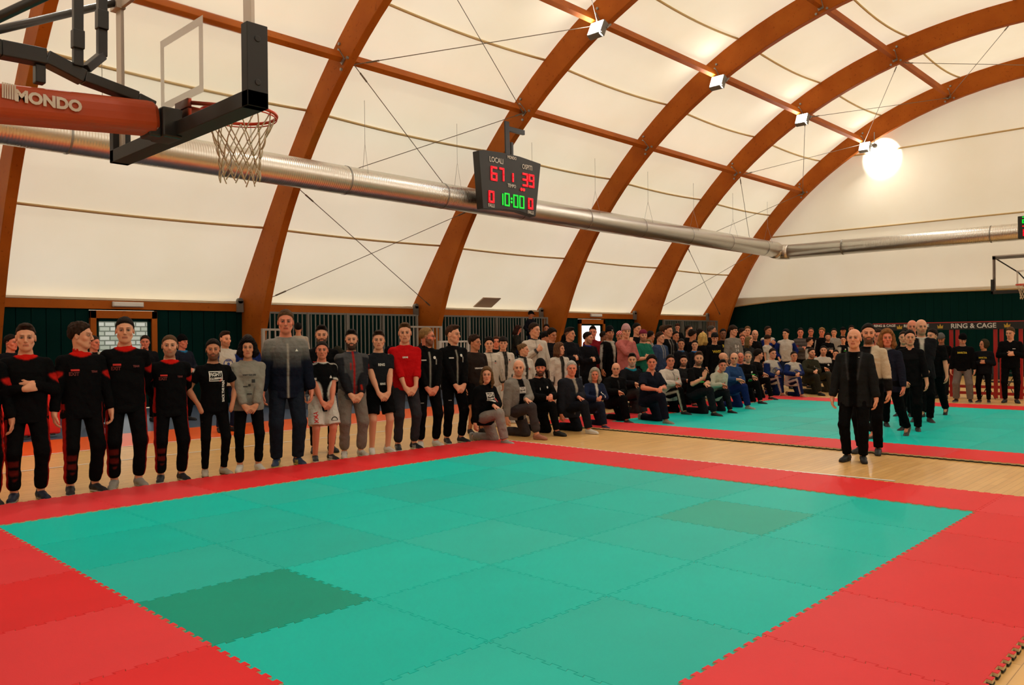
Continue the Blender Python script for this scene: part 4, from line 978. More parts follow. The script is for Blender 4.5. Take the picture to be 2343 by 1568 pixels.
        hmod = lambda x, y, z: np.clip(1+hcut(x, y, z)/.8/.028, 0, 1)*(a1*.4+a2*.55+.001)
        c = o_; Fd.ell(h(*c), HM, (.078*fw+a1+.002, .098+a1*.9+.004, .086+a2), 0, cut=cutat(hcut, c), mod=cutat(hmod, c))
        if hs_ == 'fringe':
            Fd.ell(h(0, .070, .066), HM, (.060, .034, .026), .012)
        if hs_ in ('quiff', 'fade'): Fd.ell(h(0, .040, .120), HM, (.050, .052, .020), .018)
        if hs_ in ('messy', 'curly'):
            for _ in range(34):
                a_, b_ = rng.uniform(0, 2*PI), rng.uniform(.25, 1.35); d_ = A(math.cos(a_)*math.sin(b_), math.sin(a_)*math.sin(b_), math.cos(b_)); 
                if d_[1] > .55 and d_[2] < .62: continue
                if d_[2] < .25 and d_[1] > .0: continue
                Fd.ell(h(*(A(*o_)+d_*A(.086, .104, .100))), HM, (.017, .017, .016), .006)
        if hs_ in ('long', 'longwavy', 'bob'):
            dz = dict(long=-.19, longwavy=-.16, bob=-.10)[hs_]; rr_ = dict(long=.028, longwavy=.043, bob=.042)[hs_]
            for s in (1, -1):
                for yy in (-.065, -.025, .012): Fd.cone(h(.074*s, yy, .03), h(.088*s, yy+.005, dz*.6), rr_*.8, rr_, .02); Fd.cone(h(.088*s, yy+.005, dz*.6), h(.075*s, yy+.01, dz), rr_, rr_*.55, .02)
            for xx in (-.04, 0, .04): Fd.cone(h(xx, -.09, .03), h(xx, -.095, dz), rr_, rr_*.8, .02)
        if hs_ == 'ponytail':
            s = P.get('tailside', 1); Fd.ell(h(0, -.11, .07), HM, (.028, .024, .026), .012); Fd.cone(h(.0, -.12, .06), h(.055*s, -.085, -.07), .022, .024, .02); Fd.cone(h(.055*s, -.085, -.07), h(.085*s, .02, -.21), .024, .012, .02)
        if hs_ == 'bun': Fd.ell(h(0, -.085, .10), HM, (.034, .034, .032), .012)
        hair_obj('hair', Fd, hcol, dict(curly=.006, messy=.006, afro=.010, longwavy=.006, bob=.008, quiff=.005, fringe=.004, short=.0035).get(hs_, .0022), 75 if hs_ != 'buzz' else 40)
    if hs_ == 'ring':    # bald on top with hair at the sides
        Fd = head_field(); Fd.ell(h(*o_), HM, (.084*fw, .104, .09), 0, cut=lambda x, y, z: np.maximum(np.maximum(z-.005, (-.095-z)), y-.02)); hair_obj('hair', Fd, hcol, .001)
    hw = P.get('hat')
    if hw:
        kind, hcol2 = hw[0], hw[1]; Fd = head_field(.175)
        if kind == 'beanie':
            Fd.ell(h(0, -.014, .045), HM, (.090, .112, .098), 0, cut=cutat(hline(.040, .03, .005, -.05), (0, -.014, .045))); Fd.ell(h(0, -.02, .115), HM, (.055, .06, .045), .03)
            V, F = Fd.mesh(); q = (V-hc) @ HM.T; C = np.tile(A(*hcol2), (len(V), 1)); V = smooth_v(V, F, 2)
            if len(hw) > 2: C[(q[:, 1] > .07) & (np.abs(q[:, 0]+.02) < .018) & (np.abs(q[:, 2]-.062) < .012)] = hw[2]
            mk('beanie', V*sc, F, C, cloth_m, root)
        elif kind == 'cap':
            Fd.ell(h(0, -.012, .045), HM, (.086, .106, .088), 0, cut=cutat(hline(.045, .035, .02, .0), (0, -.012, .045))); 
            vd = -1 if len(hw) > 2 and hw[2] == 'back' else 1
            Fd.ell(h(0, .105*vd, .050), HM, (.06, .06, .012), .006); V, F = Fd.mesh(); mk('cap', smooth_v(V, F, 1)*sc, F, np.tile(A(*hcol2), (len(V), 1)), cloth_m, root)
        elif kind == 'bandana':
            Fd.ell(h(0, -.012, .04), HM, (.084, .104, .09), 0, cut=cutat(hline(.05, .03, .0, -.04), (0, -.012, .04))); V, F = Fd.mesh(); q = (V-hc) @ HM.T
            C = np.tile(A(*hcol2), (len(V), 1)); C[(np.sin(q[:, 0]*160)*np.sin(q[:, 2]*160) > .35)] = (.7, .6, .6); mk('bandana', smooth_v(V, F, 1)*sc, F, C, cloth_m, root)
        elif kind == 'hood':
            Fd = head_field(.20, .06); Fd.ell(h(0, -.025, .02), HM, (.105, .125, .135), 0, cut=lambda x, y, z: y+.025-.095-.0*z); Fd.ell(h(0, .10, -.01), HM, (.062, .12, .10), .01, op='s'); V, F = Fd.mesh(); mk('hood', smooth_v(V, F, 2)*sc, F, np.tile(A(*hcol2), (len(V), 1)), cloth_m, root)
    if P.get('glasses'):
        mb = MB()
        for s in (1, -1): mb.tube([h(.031*s+.020*math.cos(t), .098, .009+.0145*math.sin(t))*sc for t in np.linspace(0, 2*PI, 14, endpoint=False)], .0022*sc, 5, closed=True); mb.tube([h(.051*s, .097, .012)*sc, h(.079*s, .0, .012)*sc], .0018*sc, 5)
        mb.tube([h(-.011, .1, .012)*sc, h(.011, .1, .012)*sc], .0022*sc, 5); mb.build('eyeglasses', black_paint, root)
    # ---------- trousers
    def grid(pts, mg, st, zmin=None):
        p = np.array(pts); l, u = p.min(0)-mg, p.max(0)+mg
        if zmin is not None: l[2] = max(l[2], zmin)
        return Field(axis(l[0], u[0], st), axis(l[1], u[1], st), axis(l[2], u[2], st))
    def seg_t(V, a, b): d = b-a; t = ((V-a) @ d)/(d @ d); tc = np.clip(t, 0, 1); return t, np.linalg.norm(V-(a+tc[:, None]*d), axis=1)
    info = {}
    bt = P.get('bottom', dict(c=(.01, .01, .012)))
    if bt and full:
        lz = bt.get('loose', .014)*1.0; short = bt.get('short'); tight = bt.get('tight'); 
        Fd = grid([S['pel']+M[2]*.12]+[S[k, s] for k in ('hip', 'knee', 'ank') for s in (1, -1)], .16, cs, .004)
        Fd.loft(S['pel'], M, [r for r in tors(P, .006 if tight else .012)], .03, -.14, bt.get('rise', .06))
        for s in (1, -1):
            hp0, kn, an = S['hip', s], S['knee', s], S['ank', s]; g = .004 if tight else lz
            if short:
                e = hp0+(kn-hp0)*bt.get('len', .92); Fd.cone(hp0, e, .088*kg+g*.7, .066*kg+g*1.45, .03, cut=True)
            else:
                Fd.cone(hp0, kn, .082*kg+g*.8, .055*kg+g, .035); e = kn+(an-kn)*(.90 if bt.get('cuff') else .96); Fd.cone(kn, e, .055*kg+g, (.037*kg+g*(.4 if bt.get('cuff') else 1.2)), .02, cut=True)
                if bt.get('cuff'): Fd.cone(kn+(an-kn)*.55, kn+(an-kn)*.80, .046*kg+g, .043*kg+g, .02)
        # cut trouser ends flat
        V, F = Fd.mesh(); V = smooth_v(V, F, 1)
        V = V+nrm_rows((V-S['pel'])*A(1, 1, .2))*(noise(V, .0045, 24)+(np.sin(V[:, 2]*58+V[:, 0]*20)*.003*np.clip(1-np.abs(V[:, 2]-.22)/.2, 0, 1))[:, None])
        C = np.tile(A(*bt['c']), (len(V), 1)); t1 = {s: seg_t(V, S['hip', s], S['knee', s]) for s in (1, -1)}; t2 = {s: seg_t(V, S['knee', s], S['ank', s]) for s in (1, -1)}
        side = np.where(V @ A(1, 0, 0) > S['pel'][0], 1, -1)
        outx = np.zeros(len(V))
        for s in (1, -1):
            m_ = side == s; cl_ = np.where((t1[s][1] < t2[s][1])[:, None], S['hip', s]+np.clip(t1[s][0], 0, 1)[:, None]*(S['knee', s]-S['hip', s]), S['knee', s]+np.clip(t2[s][0], 0, 1)[:, None]*(S['ank', s]-S['knee', s]))
            dv = nrm_rows(V-cl_); outx[m_] = (dv[m_] @ A(s, 0, 0))
        info['outx'] = outx
        if 'stripe' in bt: C[outx > bt.get('sw', .78)] = bt['stripe']
        if 'paint' in bt: bt['paint'](V, C, dict(outx=outx, S=S, t2=t2, t1=t1, side=side))
        mk('shorts' if short else 'trousers', V*sc, F, smooth_c(C, F, 2), cloth_m, root)
    # ---------- shoes
    shs = P.get('shoes', dict(c=(.012, .012, .014), sole=(.02, .02, .02)))
    if shs and full:
        for s in (1, -1):
            an, tt = S['ank', s], S['toe', s]
            flatf = abs(tt[2]) < .3
            if flatf: tt = nrm(A(tt[0], tt[1], 0)); up_ = A(0, 0, 1.); base = A(an[0], an[1], 0)
            else: up_ = nrm(S['knee', s]-an); up_ = nrm(up_-tt*(up_@tt)); base = an-up_*.075
            sdv = np.cross(tt, up_); ca = base+tt*.04
            Fd = grid([base-tt*.10, base+tt*.21, base+up_*.12, base-sdv*.06, base+sdv*.06], .03, max(.0075, px*1.2))
            b = shs.get('bulk', 1.0)
            Mx = np.array([sdv, tt, up_]); g_ = lambda x, y, z: base+sdv*x+tt*y+up_*z
            Fd.cone(g_(0, -.035, .045), g_(0, .03, .050), .040*b, .040*b, .0); Fd.cone(g_(0, .03, .048), g_(0, .15, .030), .040*b, .036*b, .02, flat=up_, fk=1.15); Fd.cone(g_(.004, .13, .022), g_(.002, .175, .022), .040*b, .032*b, .02, flat=up_, fk=1.5)
            Fd.cone(g_(0, -.03, .012), g_(0, .165, .010), .038*b, .040*b, .01, flat=up_, fk=2.6)
            if not shs.get('low', False): Fd.cone(g_(0, -.02, .06), g_(0, -.012, .105 if not shs.get('boot') else .16), .038, .036, .02)
            sl = Fd.win(A(-9, -9, -9), A(9, 9, 9), 0); x, y, z = Fd.pts(sl); dz_ = up_[0]*(x-base[0])+up_[1]*(y-base[1])+up_[2]*(z-base[2]); Fd.D = np.maximum(Fd.D, (.001-dz_)).astype(np.float32)
            V, F = Fd.mesh(); V = smooth_v(V, F, 1, .3); q = (V-base) @ Mx.T; C = np.tile(A(*shs['c']), (len(V), 1)); C[q[:, 2] < .022] = shs.get('sole', shs['c'])
            if 'stripe' in shs: C[(np.abs(np.sin((q[:, 1]+q[:, 2]*.6)*130)) > .80) & (q[:, 1] > .015) & (q[:, 1] < .09) & (q[:, 2] > .02) & (q[:, 2] < .065)] = shs['stripe']
            if 'sock' in shs: C[q[:, 2] > .088] = shs['sock']
            mk(shs.get('name', 'shoe'), V*sc, F, C, shoe_m, root)
    # ---------- top
    tp = P.get('top', dict(c=(.012, .012, .012))); top_o = None
    def garment(tp, name, g, extra=0.0):
        g = g+extra; slv = tp.get('sleeve', 'long'); hem = tp.get('hem', -.12)
        pts = [S['pel']+M[2]*(hem-.02), S['pel']+M[2]*.58, S['sh', 1], S['sh', -1]]+([S['el', 1], S['el', -1], S['wr', 1], S['wr', -1]] if slv != 'short' else [S['el', 1], S['el', -1]])
        Fd = grid(pts, .14+g, cs)
        tb = tors(P, g); tb = [r for r in tb if r[0] <= .50]
        fit = tp.get('flare', 0.0); tb = [(h_, a+fit*max(0, (.1-h_))*.5+(.016 if .02 < h_ < .25 and not tp.get('slim') else 0), d_+(.010 if .02 < h_ < .25 and not tp.get('slim') else 0), y) for h_, a, d_, y in tb]
        h0 = tb[0]; 
        if hem < h0[0]: tb = [(hem, h0[1]+.01, h0[2]+.01, h0[3])]+[(h0[0]+.03, tb[1][1], tb[1][2], 0)]+tb[1:]; 
        tb[0] = (tb[0][0], max(tb[0][1], tb[2][1]), max(tb[0][2], tb[2][2]), 0)
        tb.append((.512, .075+g*.7, .066+g*.7, -.012))
        Fd.loft(S['pel'], M, tb, .02, hem, .515)
        for s in (1, -1):
            Fd.cone(S['pel']+M[2]*.455+M[0]*.04*s, S['sh', s]-M[2]*.004, .047*kg+g*.75, .049*kg+g*.8, .045)
            if slv == 'short': e = S['sh', s]+(S['el', s]-S['sh', s])*tp.get('slen', .62); Fd.cone(S['sh', s]-M[2]*.004, e, .049*kg+g*.8, .052*kg+g*1.3, .02, cut=True)
            else:
                Fd.cone(S['sh', s]-M[2]*.004, S['el', s], .049*kg+g*.8, .044*kg+g*.9, .010); f = tp.get('slen', .93); e = S['el', s]+(S['wr', s]-S['el', s])*f
                Fd.cone(S['el', s], e, .044*kg+g*.9, (.031*kg+g*.7) if slv != 'pushed' else .040+g*.8, .004, cut=True)
                if slv == 'long' and g > .012: Fd.cone(S['el', s]+(S['wr', s]-S['el', s])*.6, S['el', s]+(S['wr', s]-S['el', s])*.78, .036*kg+g*.9, .033*kg+g*.9, .004)
        col = tp.get('collar')
        nk = nb; nd = nrm(h(0, -.03, -.06)-nb)
        if col == 'high': Fd.cone(nb+nd*.0, nb+nd*.055, .068*kg+.004, .064*kg, .015); Fd.cone(nb+nd*.05, nb+nd*.14, .050*kg+.004, .050*kg, .004, op='s')
        elif col == 'turtle': Fd.cone(nb, nb+nd*.05, .063*kg, .062*kg, .01)
        elif col == 'hood':
            bkv = -M[1]; Fd.cone(nb+bkv*.07+M[0]*.07+M[2]*-.01, nb+bkv*.07-M[0]*.07-M[2]*.01, .042, .042, .02); 
            for s in (1, -1): Fd.cone(nb+bkv*.06+M[0]*.08*s, nb+M[1]*.06+M[0]*.045*s-M[2]*.035, .032, .020, .02)
            Fd.cone(nb+nd*.03, nb+nd*.16, .056, .056, .004, op='s')
        elif col == 'lapel':
            for s in (1, -1): Fd.cone(nb+M[0]*.06*s-M[1]*.03, nb+M[0]*.03*s+M[1]*.11-M[2]*.10, .014, .014, .01)
            Fd.cone(nb+nd*.01, nb+nd*.16, .056, .056, .004, op='s')
        else: Fd.cone(nb+nd*.002, nb+nd*.16, .062*kg, .062, .006, op='s')
        if tp.get('vneck'):
            Fd.cone(nb+M[1]*.09+M[2]*.02, nb+M[1]*.16-M[2]*tp['vneck'], .045, .004, .006, op='s')
        V, F = Fd.mesh(); V = smooth_v(V, F, 1)
        qq = (V-S['pel']) @ M.T
        if g > .008:
            nv = nrm_rows(qq*A(1, 1, 0)) @ M; sg = rng.uniform(0, 6); ph = qq[:, 2]*34+np.abs(qq[:, 0])*26+np.sin(qq[:, 0]*17+sg)*1.6; V = V+nv*(noise(V, .0045, 22)+(np.sin(ph)*.0028*(qq[:, 2] < .30))[:, None])
        C = np.tile(A(*tp['c']), (len(V), 1)); q = (V-S['pel']) @ M.T
        ta = {s: seg_t(V, S['sh', s], S['el', s]) for s in (1, -1)}; tf = {s: seg_t(V, S['el', s], S['wr', s]) for s in (1, -1)}
        rad = .075+g
        onarm = np.zeros(len(V), int); armt = np.zeros(len(V)); outer = np.zeros(len(V))
        for s in (1, -1):
            m1 = ((ta[s][1] < rad) & (ta[s][0] > .05)) | (tf[s][1] < rad*.85); m1 &= (q[:, 0]*s > .13) | (tf[s][1] < rad*.8)
            armt[m1] = np.where(ta[s][1] < tf[s][1], np.clip(ta[s][0], 0, 1), 1+np.clip(tf[s][0], 0, 1))[m1]; onarm[m1] = s
            a, b = S['sh', s], S['el', s]; tc = np.clip(ta[s][0], 0, 1); n1 = nrm_rows(V-(a+tc[:, None]*(b-a))); n2 = nrm_rows(V-(S['el', s]+np.clip(tf[s][0], 0, 1)[:, None]*(S['wr', s]-S['el', s])))
            dirn = np.where((ta[s][1] < tf[s][1])[:, None], n1, n2); outer[m1] = (dirn @ (M[0]*s))[m1]
        I = dict(q=q, V=V, onarm=onarm, armt=armt, outer=outer, S=S, hem=hem, x=q[:, 0], y=q[:, 1], z=q[:, 2], neck=np.linalg.norm(V-nb-nd*.03, axis=1))
        sc_ = tp.get('sleevec')
        if sc_ is not None: C[onarm != 0] = sc_
        if tp.get('cc') is not None: C[I['neck'] < tp.get('cr', .098)] = tp['cc']
        if tp.get('zip') is not None: C[(onarm == 0) & (np.abs(q[:, 0]-tp.get('zx', 0)) < max(.009, px*.8)) & (q[:, 1] > .02) & (q[:, 2] < .47) & (q[:, 2] > tp.get('zlo', -.2))] = tp['zip']
        if tp.get('open') is not None:
            c2, w0_, w1_ = tp['open']; ww = np.interp(q[:, 2], [hem, .48], [w0_, w1_]); C[(onarm == 0) & (np.abs(q[:, 0]) < ww) & (q[:, 1] > .02)] = c2
        if 'paint' in tp: tp['paint'](C, I)
        return mk(name, V*sc, F, smooth_c(C, F, 2), cloth_m, root)
    if tp:
        top_o = garment(tp, tp.get('name', 'jacket'), tp.get('g', .014))
    # ---------- prints on the chest: flat shapes pressed onto the garment
    if P.get('prints') and top_o is not None:
        me = top_o.data; bvh = BVHTree.FromPolygons([v.co[:] for v in me.vertices], [p_.vertices[:] for p_ in me.polygons])
        for pr in P['prints']:
            kind, u0, h0, size, m_ = pr[:5]; txt = pr[5] if len(pr) > 5 else ''; rot = pr[6] if len(pr) > 6 else 0; where = pr[7] if len(pr) > 7 else 'chest'
            if where == 'chest': c = S['pel']+M[0]*u0+M[2]*h0+M[1]*.4; ax_, ay_, dd = -M[0]*-1, M[2], -M[1]
            elif where[:3] == 'leg': s = int(where[3:]); c = (S['hip', s]+(S['ank', s]-S['hip', s])*h0)+A(u0, .4, 0); ax_, ay_, dd = A(1, 0, 0), A(0, 0, 1), A(0, -1, 0)
            ax_ = -ax_   # letters read from the front
            if rot: a_ = math.radians(rot); ax_, ay_ = ax_*math.cos(a_)+ay_*math.sin(a_), ay_*math.cos(a_)-ax_*math.sin(a_)
            if kind == 'text':
                tm = text_mesh('lettering', txt, size, m_, None, None, 0, .002, sx=.85); v2 = [(v.co.x, v.co.y) for v in tm.data.vertices]; fcs = [tuple(p_.vertices) for p_ in tm.data.polygons]; bpy.data.objects.remove(tm)
            else:
                v2, fcs = kind_shape(kind, size)
            tgt = bvh
            if where[:3] == 'leg':
                to = [o for o in root.children if o.name.startswith('trousers') or o.name.startswith('shorts')]
                if not to: continue
                mt = to[0].data; tgt = BVHTree.FromPolygons([v.co[:] for v in mt.vertices], [p_.vertices[:] for p_ in mt.polygons])
            VV = []
            for x_, y_ in v2:
                o3 = (c+ax_*x_+ay_*y_)*sc; hit = tgt.ray_cast(Vector(o3), Vector(dd), 1.0); VV.append(tuple(A(*hit[0])-dd*.004*sc) if hit[0] is not None else None)
            fcs = [f_ for f_ in fcs if all(VV[i] is not None for i in f_)]
            VV = [v_ if v_ is not None else (0, 0, 0) for v_ in VV]
            used = sorted({i for f_ in fcs for i in f_}); mp_ = {i: n_ for n_, i in enumerate(used)}
            if not used: continue
            mb = MB(); mb.add([VV[i] for i in used], [tuple(mp_[i] for i in f_) for f_ in fcs]); mb.build('chest_print' if where == 'chest' else 'leg_print', m_, root)
    return S, sc
def kind_shape(kind, s):
    def box(x0, y0, x1, y1, n=4):
        nx = max(1, int((x1-x0)/s*n)); ny = max(1, int((y1-y0)/s*n)); v = [(x0+(x1-x0)*i/nx, y0+(y1-y0)*j/ny) for j in range(ny+1) for i in range(nx+1)]
        return v, [(j*(nx+1)+i, j*(nx+1)+i+1, (j+1)*(nx+1)+i+1, (j+1)*(nx+1)+i) for j in range(ny) for i in range(nx)]
    V = []; F = []
    def add(v, f): o = len(V); V.extend(v); F.extend([tuple(o+i for i in q) for q in f])
    if kind == 'bar': add(*box(-s/2, -s*.13, s/2, s*.13))
    elif kind == 'block': add(*box(-s/2, -s/2, s/2, s/2, 3))
    elif kind == 'vbar': add(*box(-s*.12, -s/2, s*.12, s/2))
    elif kind == 'frame':
        t = s*.06; a, b = s/2, s*.38
        for q in ((-a, -b, a, -b+t), (-a, b-t, a, b), (-a, -b+t, -a+t, b-t), (a-t, -b+t, a, b-t)): add(*box(*q, 8))
    elif kind == 'slash': add([(s*.25, -s*.5), (s*.4, -s*.5), (s*.62, -s*.2), (s*.47, -s*.2)], [(0, 1, 2, 3)])
    elif kind == 'disc': n = 14; add([(0, 0)]+[(s/2*math.cos(2*PI*i/n), s/2*math.sin(2*PI*i/n)) for i in range(n)], [(0, i+1, (i+1) % n+1) for i in range(n)])
    elif kind == 'ring':
        n = 20; v = []
        for i in range(n): t = 2*PI*i/n; v += [(s/2*math.cos(t), s/2*math.sin(t)), (s*.42*math.cos(t), s*.42*math.sin(t))]
        add(v, [(2*i, 2*((i+1) % n), 2*((i+1) % n)+1, 2*i+1) for i in range(n)])
    elif kind == 'arc':
        n = 14; v = []
        for i in range(n+1): t = PI*i/n; v += [(s/2*math.cos(t), s/2*math.sin(t)), (s*.36*math.cos(t), s*.36*math.sin(t))]
        add(v, [(2*i, 2*i+2, 2*i+3, 2*i+1) for i in range(n)]); add(*box(-s/2, -s*.08, s/2, -s*.02))
    elif kind == 'tri': add([(-s/2, -s/3), (s/2, -s/3), (0, s/2)], [(0, 1, 2)])
    return V, F
# ================================================================ WHO STANDS WHERE
BLK = (.0042, .0042, .0046); BLK2 = (.008, .008, .010); DGR = (.03, .031, .034); GRY = (.16, .155, .145); LGR = (.30, .285, .26); WHT = (.56, .53, .48); NAVY = (.010, .016, .042); RED_ = (.42, .006, .008)
BRN = (.022, .011, .006); DBR = (.010, .006, .004); BLD = (.20, .11, .04); LBR = (.07, .035, .015); GRH = (.26, .24, .21)
S1 = (.44, .205, .125); S2 = (.38, .165, .095); S3 = (.50, .25, .165); S4 = (.16, .07, .04); S5 = (.48, .17, .11)
HIX = None
def P_(label, px, ty, Y=None, foot=None, f=-100, look='cam', lo=0.0, group=None, seatz=0.0, name='person', **k):
    if foot is not None: base = pl(px, foot, Z=0)
    else: base = pl(px, 900, Y=Y)
    d = ray(px, ty); hd = math.hypot(d[0], d[1]); b = np.array([base[0], base[1]])
    t = math.hypot(b[0]-CAM[0], b[1]-CAM[1])/hd; topz = CAM[2]+t*d[2]
    dist = t
    root = empty(name, (b[0], b[1], seatz)); rz = math.radians(f)-PI/2; root.rotation_euler = (0, 0, rz)
    tag(root, label, 'person', group)
    P = dict(k); P['root'] = root; P['dist'] = dist; P['seed'] = int(abs(px)*7+ty) % 9999
    pose = P.get('pose', 'stand'); P['H'] = topz-seatz
    if pose in ('kneel', 'sit'): P['sc'] = (topz-seatz)/((.435 if pose == 'kneel' else .50)+.84*math.cos(P.get('lean', .12))); 
    if pose == 'walk': P['H'] = (topz-seatz)*1.75/1.73
    if look == 'cam':
        want = math.atan2(CAM[1]-b[1], CAM[0]-b[0])-math.radians(f)+math.radians(lo)
    else: want = math.radians(look-f)
    want = (want+PI) % (2*PI)-PI; want = max(-1.25, min(1.25, want))
    hh = P.get('head', (0, 0.05, 0)); P['head'] = (want, hh[1], hh[2])
    if pose == 'kneel' or pose == 'sit':    # small upper-body turn towards where the head looks
        P.setdefault('twist', want*.25)
    S, sc = build_person(P)
    if 'on' in P: pass
    HTS.append((label[:40], round(P['H'] if pose not in ('kneel', 'sit') else P['sc']*1.75, 2), round(float(b[0]), 1), round(float(b[1]), 1)))
    return root
HTS = []
NB = dict(c=(.02, .02, .02), sole=(.02, .02, .02)); WSH = dict(c=(.50, .48, .44), sole=(.55, .53, .5)); BSH = dict(c=(.010, .010, .012), sole=(.42, .41, .39)); SAM = dict(c=(.010, .010, .012), sole=(.5, .48, .45), stripe=(.5, .5, .48)); SOCK = dict(c=(.25, .24, .22), sole=(.25, .24, .22), low=True, name='sock_foot'); BSOCK = dict(c=(.01, .01, .011), sole=(.01, .01, .011), name='sock_foot'); BARE = dict(c=(.33, .13, .08), sole=(.33, .13, .08), low=True, name='bare_foot')
def track_top(C, I):
    a = I['onarm'] != 0; C[a & (I['armt'] > .42) & (I['armt'] < .56+.25*I['outer']) & (I['outer'] > -.2) & (I['y'] > -.06)] = (.42, .012, .008)
    C[(~a) & (np.abs(I['x']) > .150) & (I['z'] < .20) & (I['z'] > -.08) & (np.abs(I['y']) < .055)] = (.40, .010, .007)
def track_leg(V, C, I):
    C[I['outx'] > .80] = (.33, .010, .006)
    S = I['S']; s = 1; t = I['t2'][1][0]; m = (I['side'] == 1) & (t > .15) & (t < .85) & (I['t2'][1][1] < I['t1'][1][1]) & (V[:, 1] > S['knee', 1][1]) & (I['outx'] < .7)
    z = V[:, 2]; C[m & (np.sin(z*70) > -.35) & (np.abs(V[:, 0]-S['knee', 1][0]) < .045)] = (.085, .009, .006)
TT = dict(c=BLK, g=.018, hem=-.15, collar='high', cc=(.50, .010, .006), cr=.108, paint=track_top, name='tracksuit_top', flare=.1)
TB = dict(c=BLK, loose=.020, cuff=1, paint=track_leg)
TP = [('bar', -.02+.11, .345, .075, logo_r), ('text', .10, .305, .05, logo_dr, 'EXIT'), ('text', -.09, .325, .028, logo_dr, 'TEAM')]
# ---- row standing behind the near mat
YA = 1.27
P_('man in black and red tracksuit cut off by the left picture edge', -48, 750, YA, top=TT, bottom=TB, prints=TP, arms='sides', hcol=DBR)
P_('young man in black and red tracksuit with folded arms, left end of the row', 60, 741, YA, f=-100, top=TT, bottom=TB, arms='crossed', hair='quiff', hcol=BRN, skin=S3, shoes=dict(c=(.008, .012, .03), sole=(.2, .19, .18)))
P_('young man in black and red tracksuit looking away to his left, arms hanging', 186, 737, YA, f=-92, look=-40, top=TT, bottom=TB, prints=TP, arms=('sides', 'sides'), hair='messy', hcol=BRN, skin=S3, shoes=BSH)
P_('tall dark-haired man in black and red tracksuit in front of the left door, grey shoes', 287, 725, YA, f=-104, top=TT, bottom=TB, prints=TP, arms='behind', hair='short', hcol=DBR, skin=S3, shoes=dict(c=(.22, .21, .19), sole=(.3, .29, .27)))
P_('shorter man with stubble in black and red tracksuit, right end of the tracksuit group', 389, 764, YA, f=-102, top=TT, bottom=TB, prints=TP, arms='behind', hair='buzz', hcol=LBR, skin=S3, beard=.5, shoes=BSH)
FC = [('frame', .0, .355, .17, logo_w), ('text', .005, .375, .062, logo_w, 'FIGHT', 3), ('text', .0, .325, .036, logo_w, 'CLUBBING', 3), ('slash', .0, .36, .15, logo_r)]
def tee_trim(C, I): C[(I['onarm'] != 0) & (I['armt'] < .2) & (I['outer'] > -.2) & (np.abs(I['y']) < .02)] = WHT
P_('man in black FIGHT CLUBBING t-shirt and tight black trousers with hands in his pockets', 488, 775, YA, f=-100, top=dict(c=BLK, g=.010, sleeve='short', slim=1, hem=-.11, name='tshirt', paint=tee_trim), prints=FC+[('text', -.095, .16, .045, logo_w, 'BACK THE PAIN', 90)], bottom=dict(c=BLK, tight=1, loose=.006), arms='pocket', hair='short', hcol=DBR, beard=.75, skin=S2, shoes=dict(c=(.30, .26, .21), sole=(.10, .02, .015)))
P_('woman with dark curly hair in light grey hoodie and black trousers, hands clasped', 568, 771, YA, f=-112, fem=1, top=dict(c=(.23, .215, .185), g=.026, hem=-.13, collar='hood', name='hoodie'), prints=[('text', 0, .34, .024, logo_k, "DON'T TALK LIKE"), ('block', -.05, .26, .045, logo_k), ('bar', .05, .19, .06, logo_k), ('block', 0, .205, .03, logo_k), ('bar', .0, .09, .06, logo_k)], bottom=dict(c=BLK, loose=.010, cuff=1), arms='clasp', hair='bob', hcol=(.006, .004, .004), skin=S1, shoes=WSH)
def grad(C, I):
    z = np.clip((I['z']-.17)/.34, 0, 1)[:, None]; a = np.array([.008, .010, .020]); b = np.array([.20, .19, .175]); C[:] = a*(1-z)+b*z
    m = I['onarm'] != 0; t = np.clip(1-(I['armt']-.05)/.65, 0, 1)[:, None]; C[m] = (a*(1-t)+b*t)[m]
    C[(I['onarm'] == 0) & (np.abs(I['x']) < .008+.0) & (I['y'] > .02) & (I['z'] < .45)] = (.34, .31, .27)
    ln = np.sin(I['z']*150) > .93; C[ln] *= .75
P_('very tall man in grey-to-black gradient padded jacket and navy trousers', 655, 708, YA, f=-112, look='cam', top=dict(c=DGR, g=.026, hem=-.16, collar='hood', paint=grad, name='padded_jacket'), undershirt=1, bottom=dict(c=(.012, .016, .026), loose=.024), arms='sides', hair='short', hcol=LBR, skin=S5, prints=[('tri', -.10, .375, .035, logo_w)], shoes=dict(c=(.015, .03, .07), sole=(.35, .32, .1), stripe=(.55, .45, .03)))
P_('bearded man in black hoodie half hidden behind the boy in white shorts', 737, 744, 2.0, f=-112, top=dict(c=BLK, g=.022, collar='hood', name='hoodie'), prints=[('bar', .12, .33, .04, logo_r)], bottom=dict(c=BLK), arms='sides', hair='fade', hcol=DBR, beard=.9, skin=S3, shoes=NB)
def adid(C, I):
    C[(I['neck'] < .092)] = WHT; a = I['onarm'] != 0; C[a & (I['armt'] > .66)] = WHT
    C[(I['z'] > .40) & (np.abs(I['x']) > .06) & (np.abs(np.sin(I['y']*120)) > .86) & (np.abs(I['y']) < .05)] = WHT
P_('boy in black t-shirt with white trim and white fight shorts, hands clasped', 737, 779, YA, f=-104, top=dict(c=BLK, g=.016, sleeve='short', slen=.75, hem=-.20, name='tshirt', paint=adid, cr=.09), prints=[('tri', -.09, .31, .035, logo_w), ('bar', -.09, .29, .035, logo_w), ('text', .05, .30, .085, logo_r, 'MMA', 90, 'leg1'), ('arc', -.02, .36, .10, logo_k, '', 0, 'leg-1')], bottom=dict(c=WHT, short=1, loose=.035, len=.90), arms='clasp', hair='buzz', hcol=DBR, skin=S5, shoes=SAM)
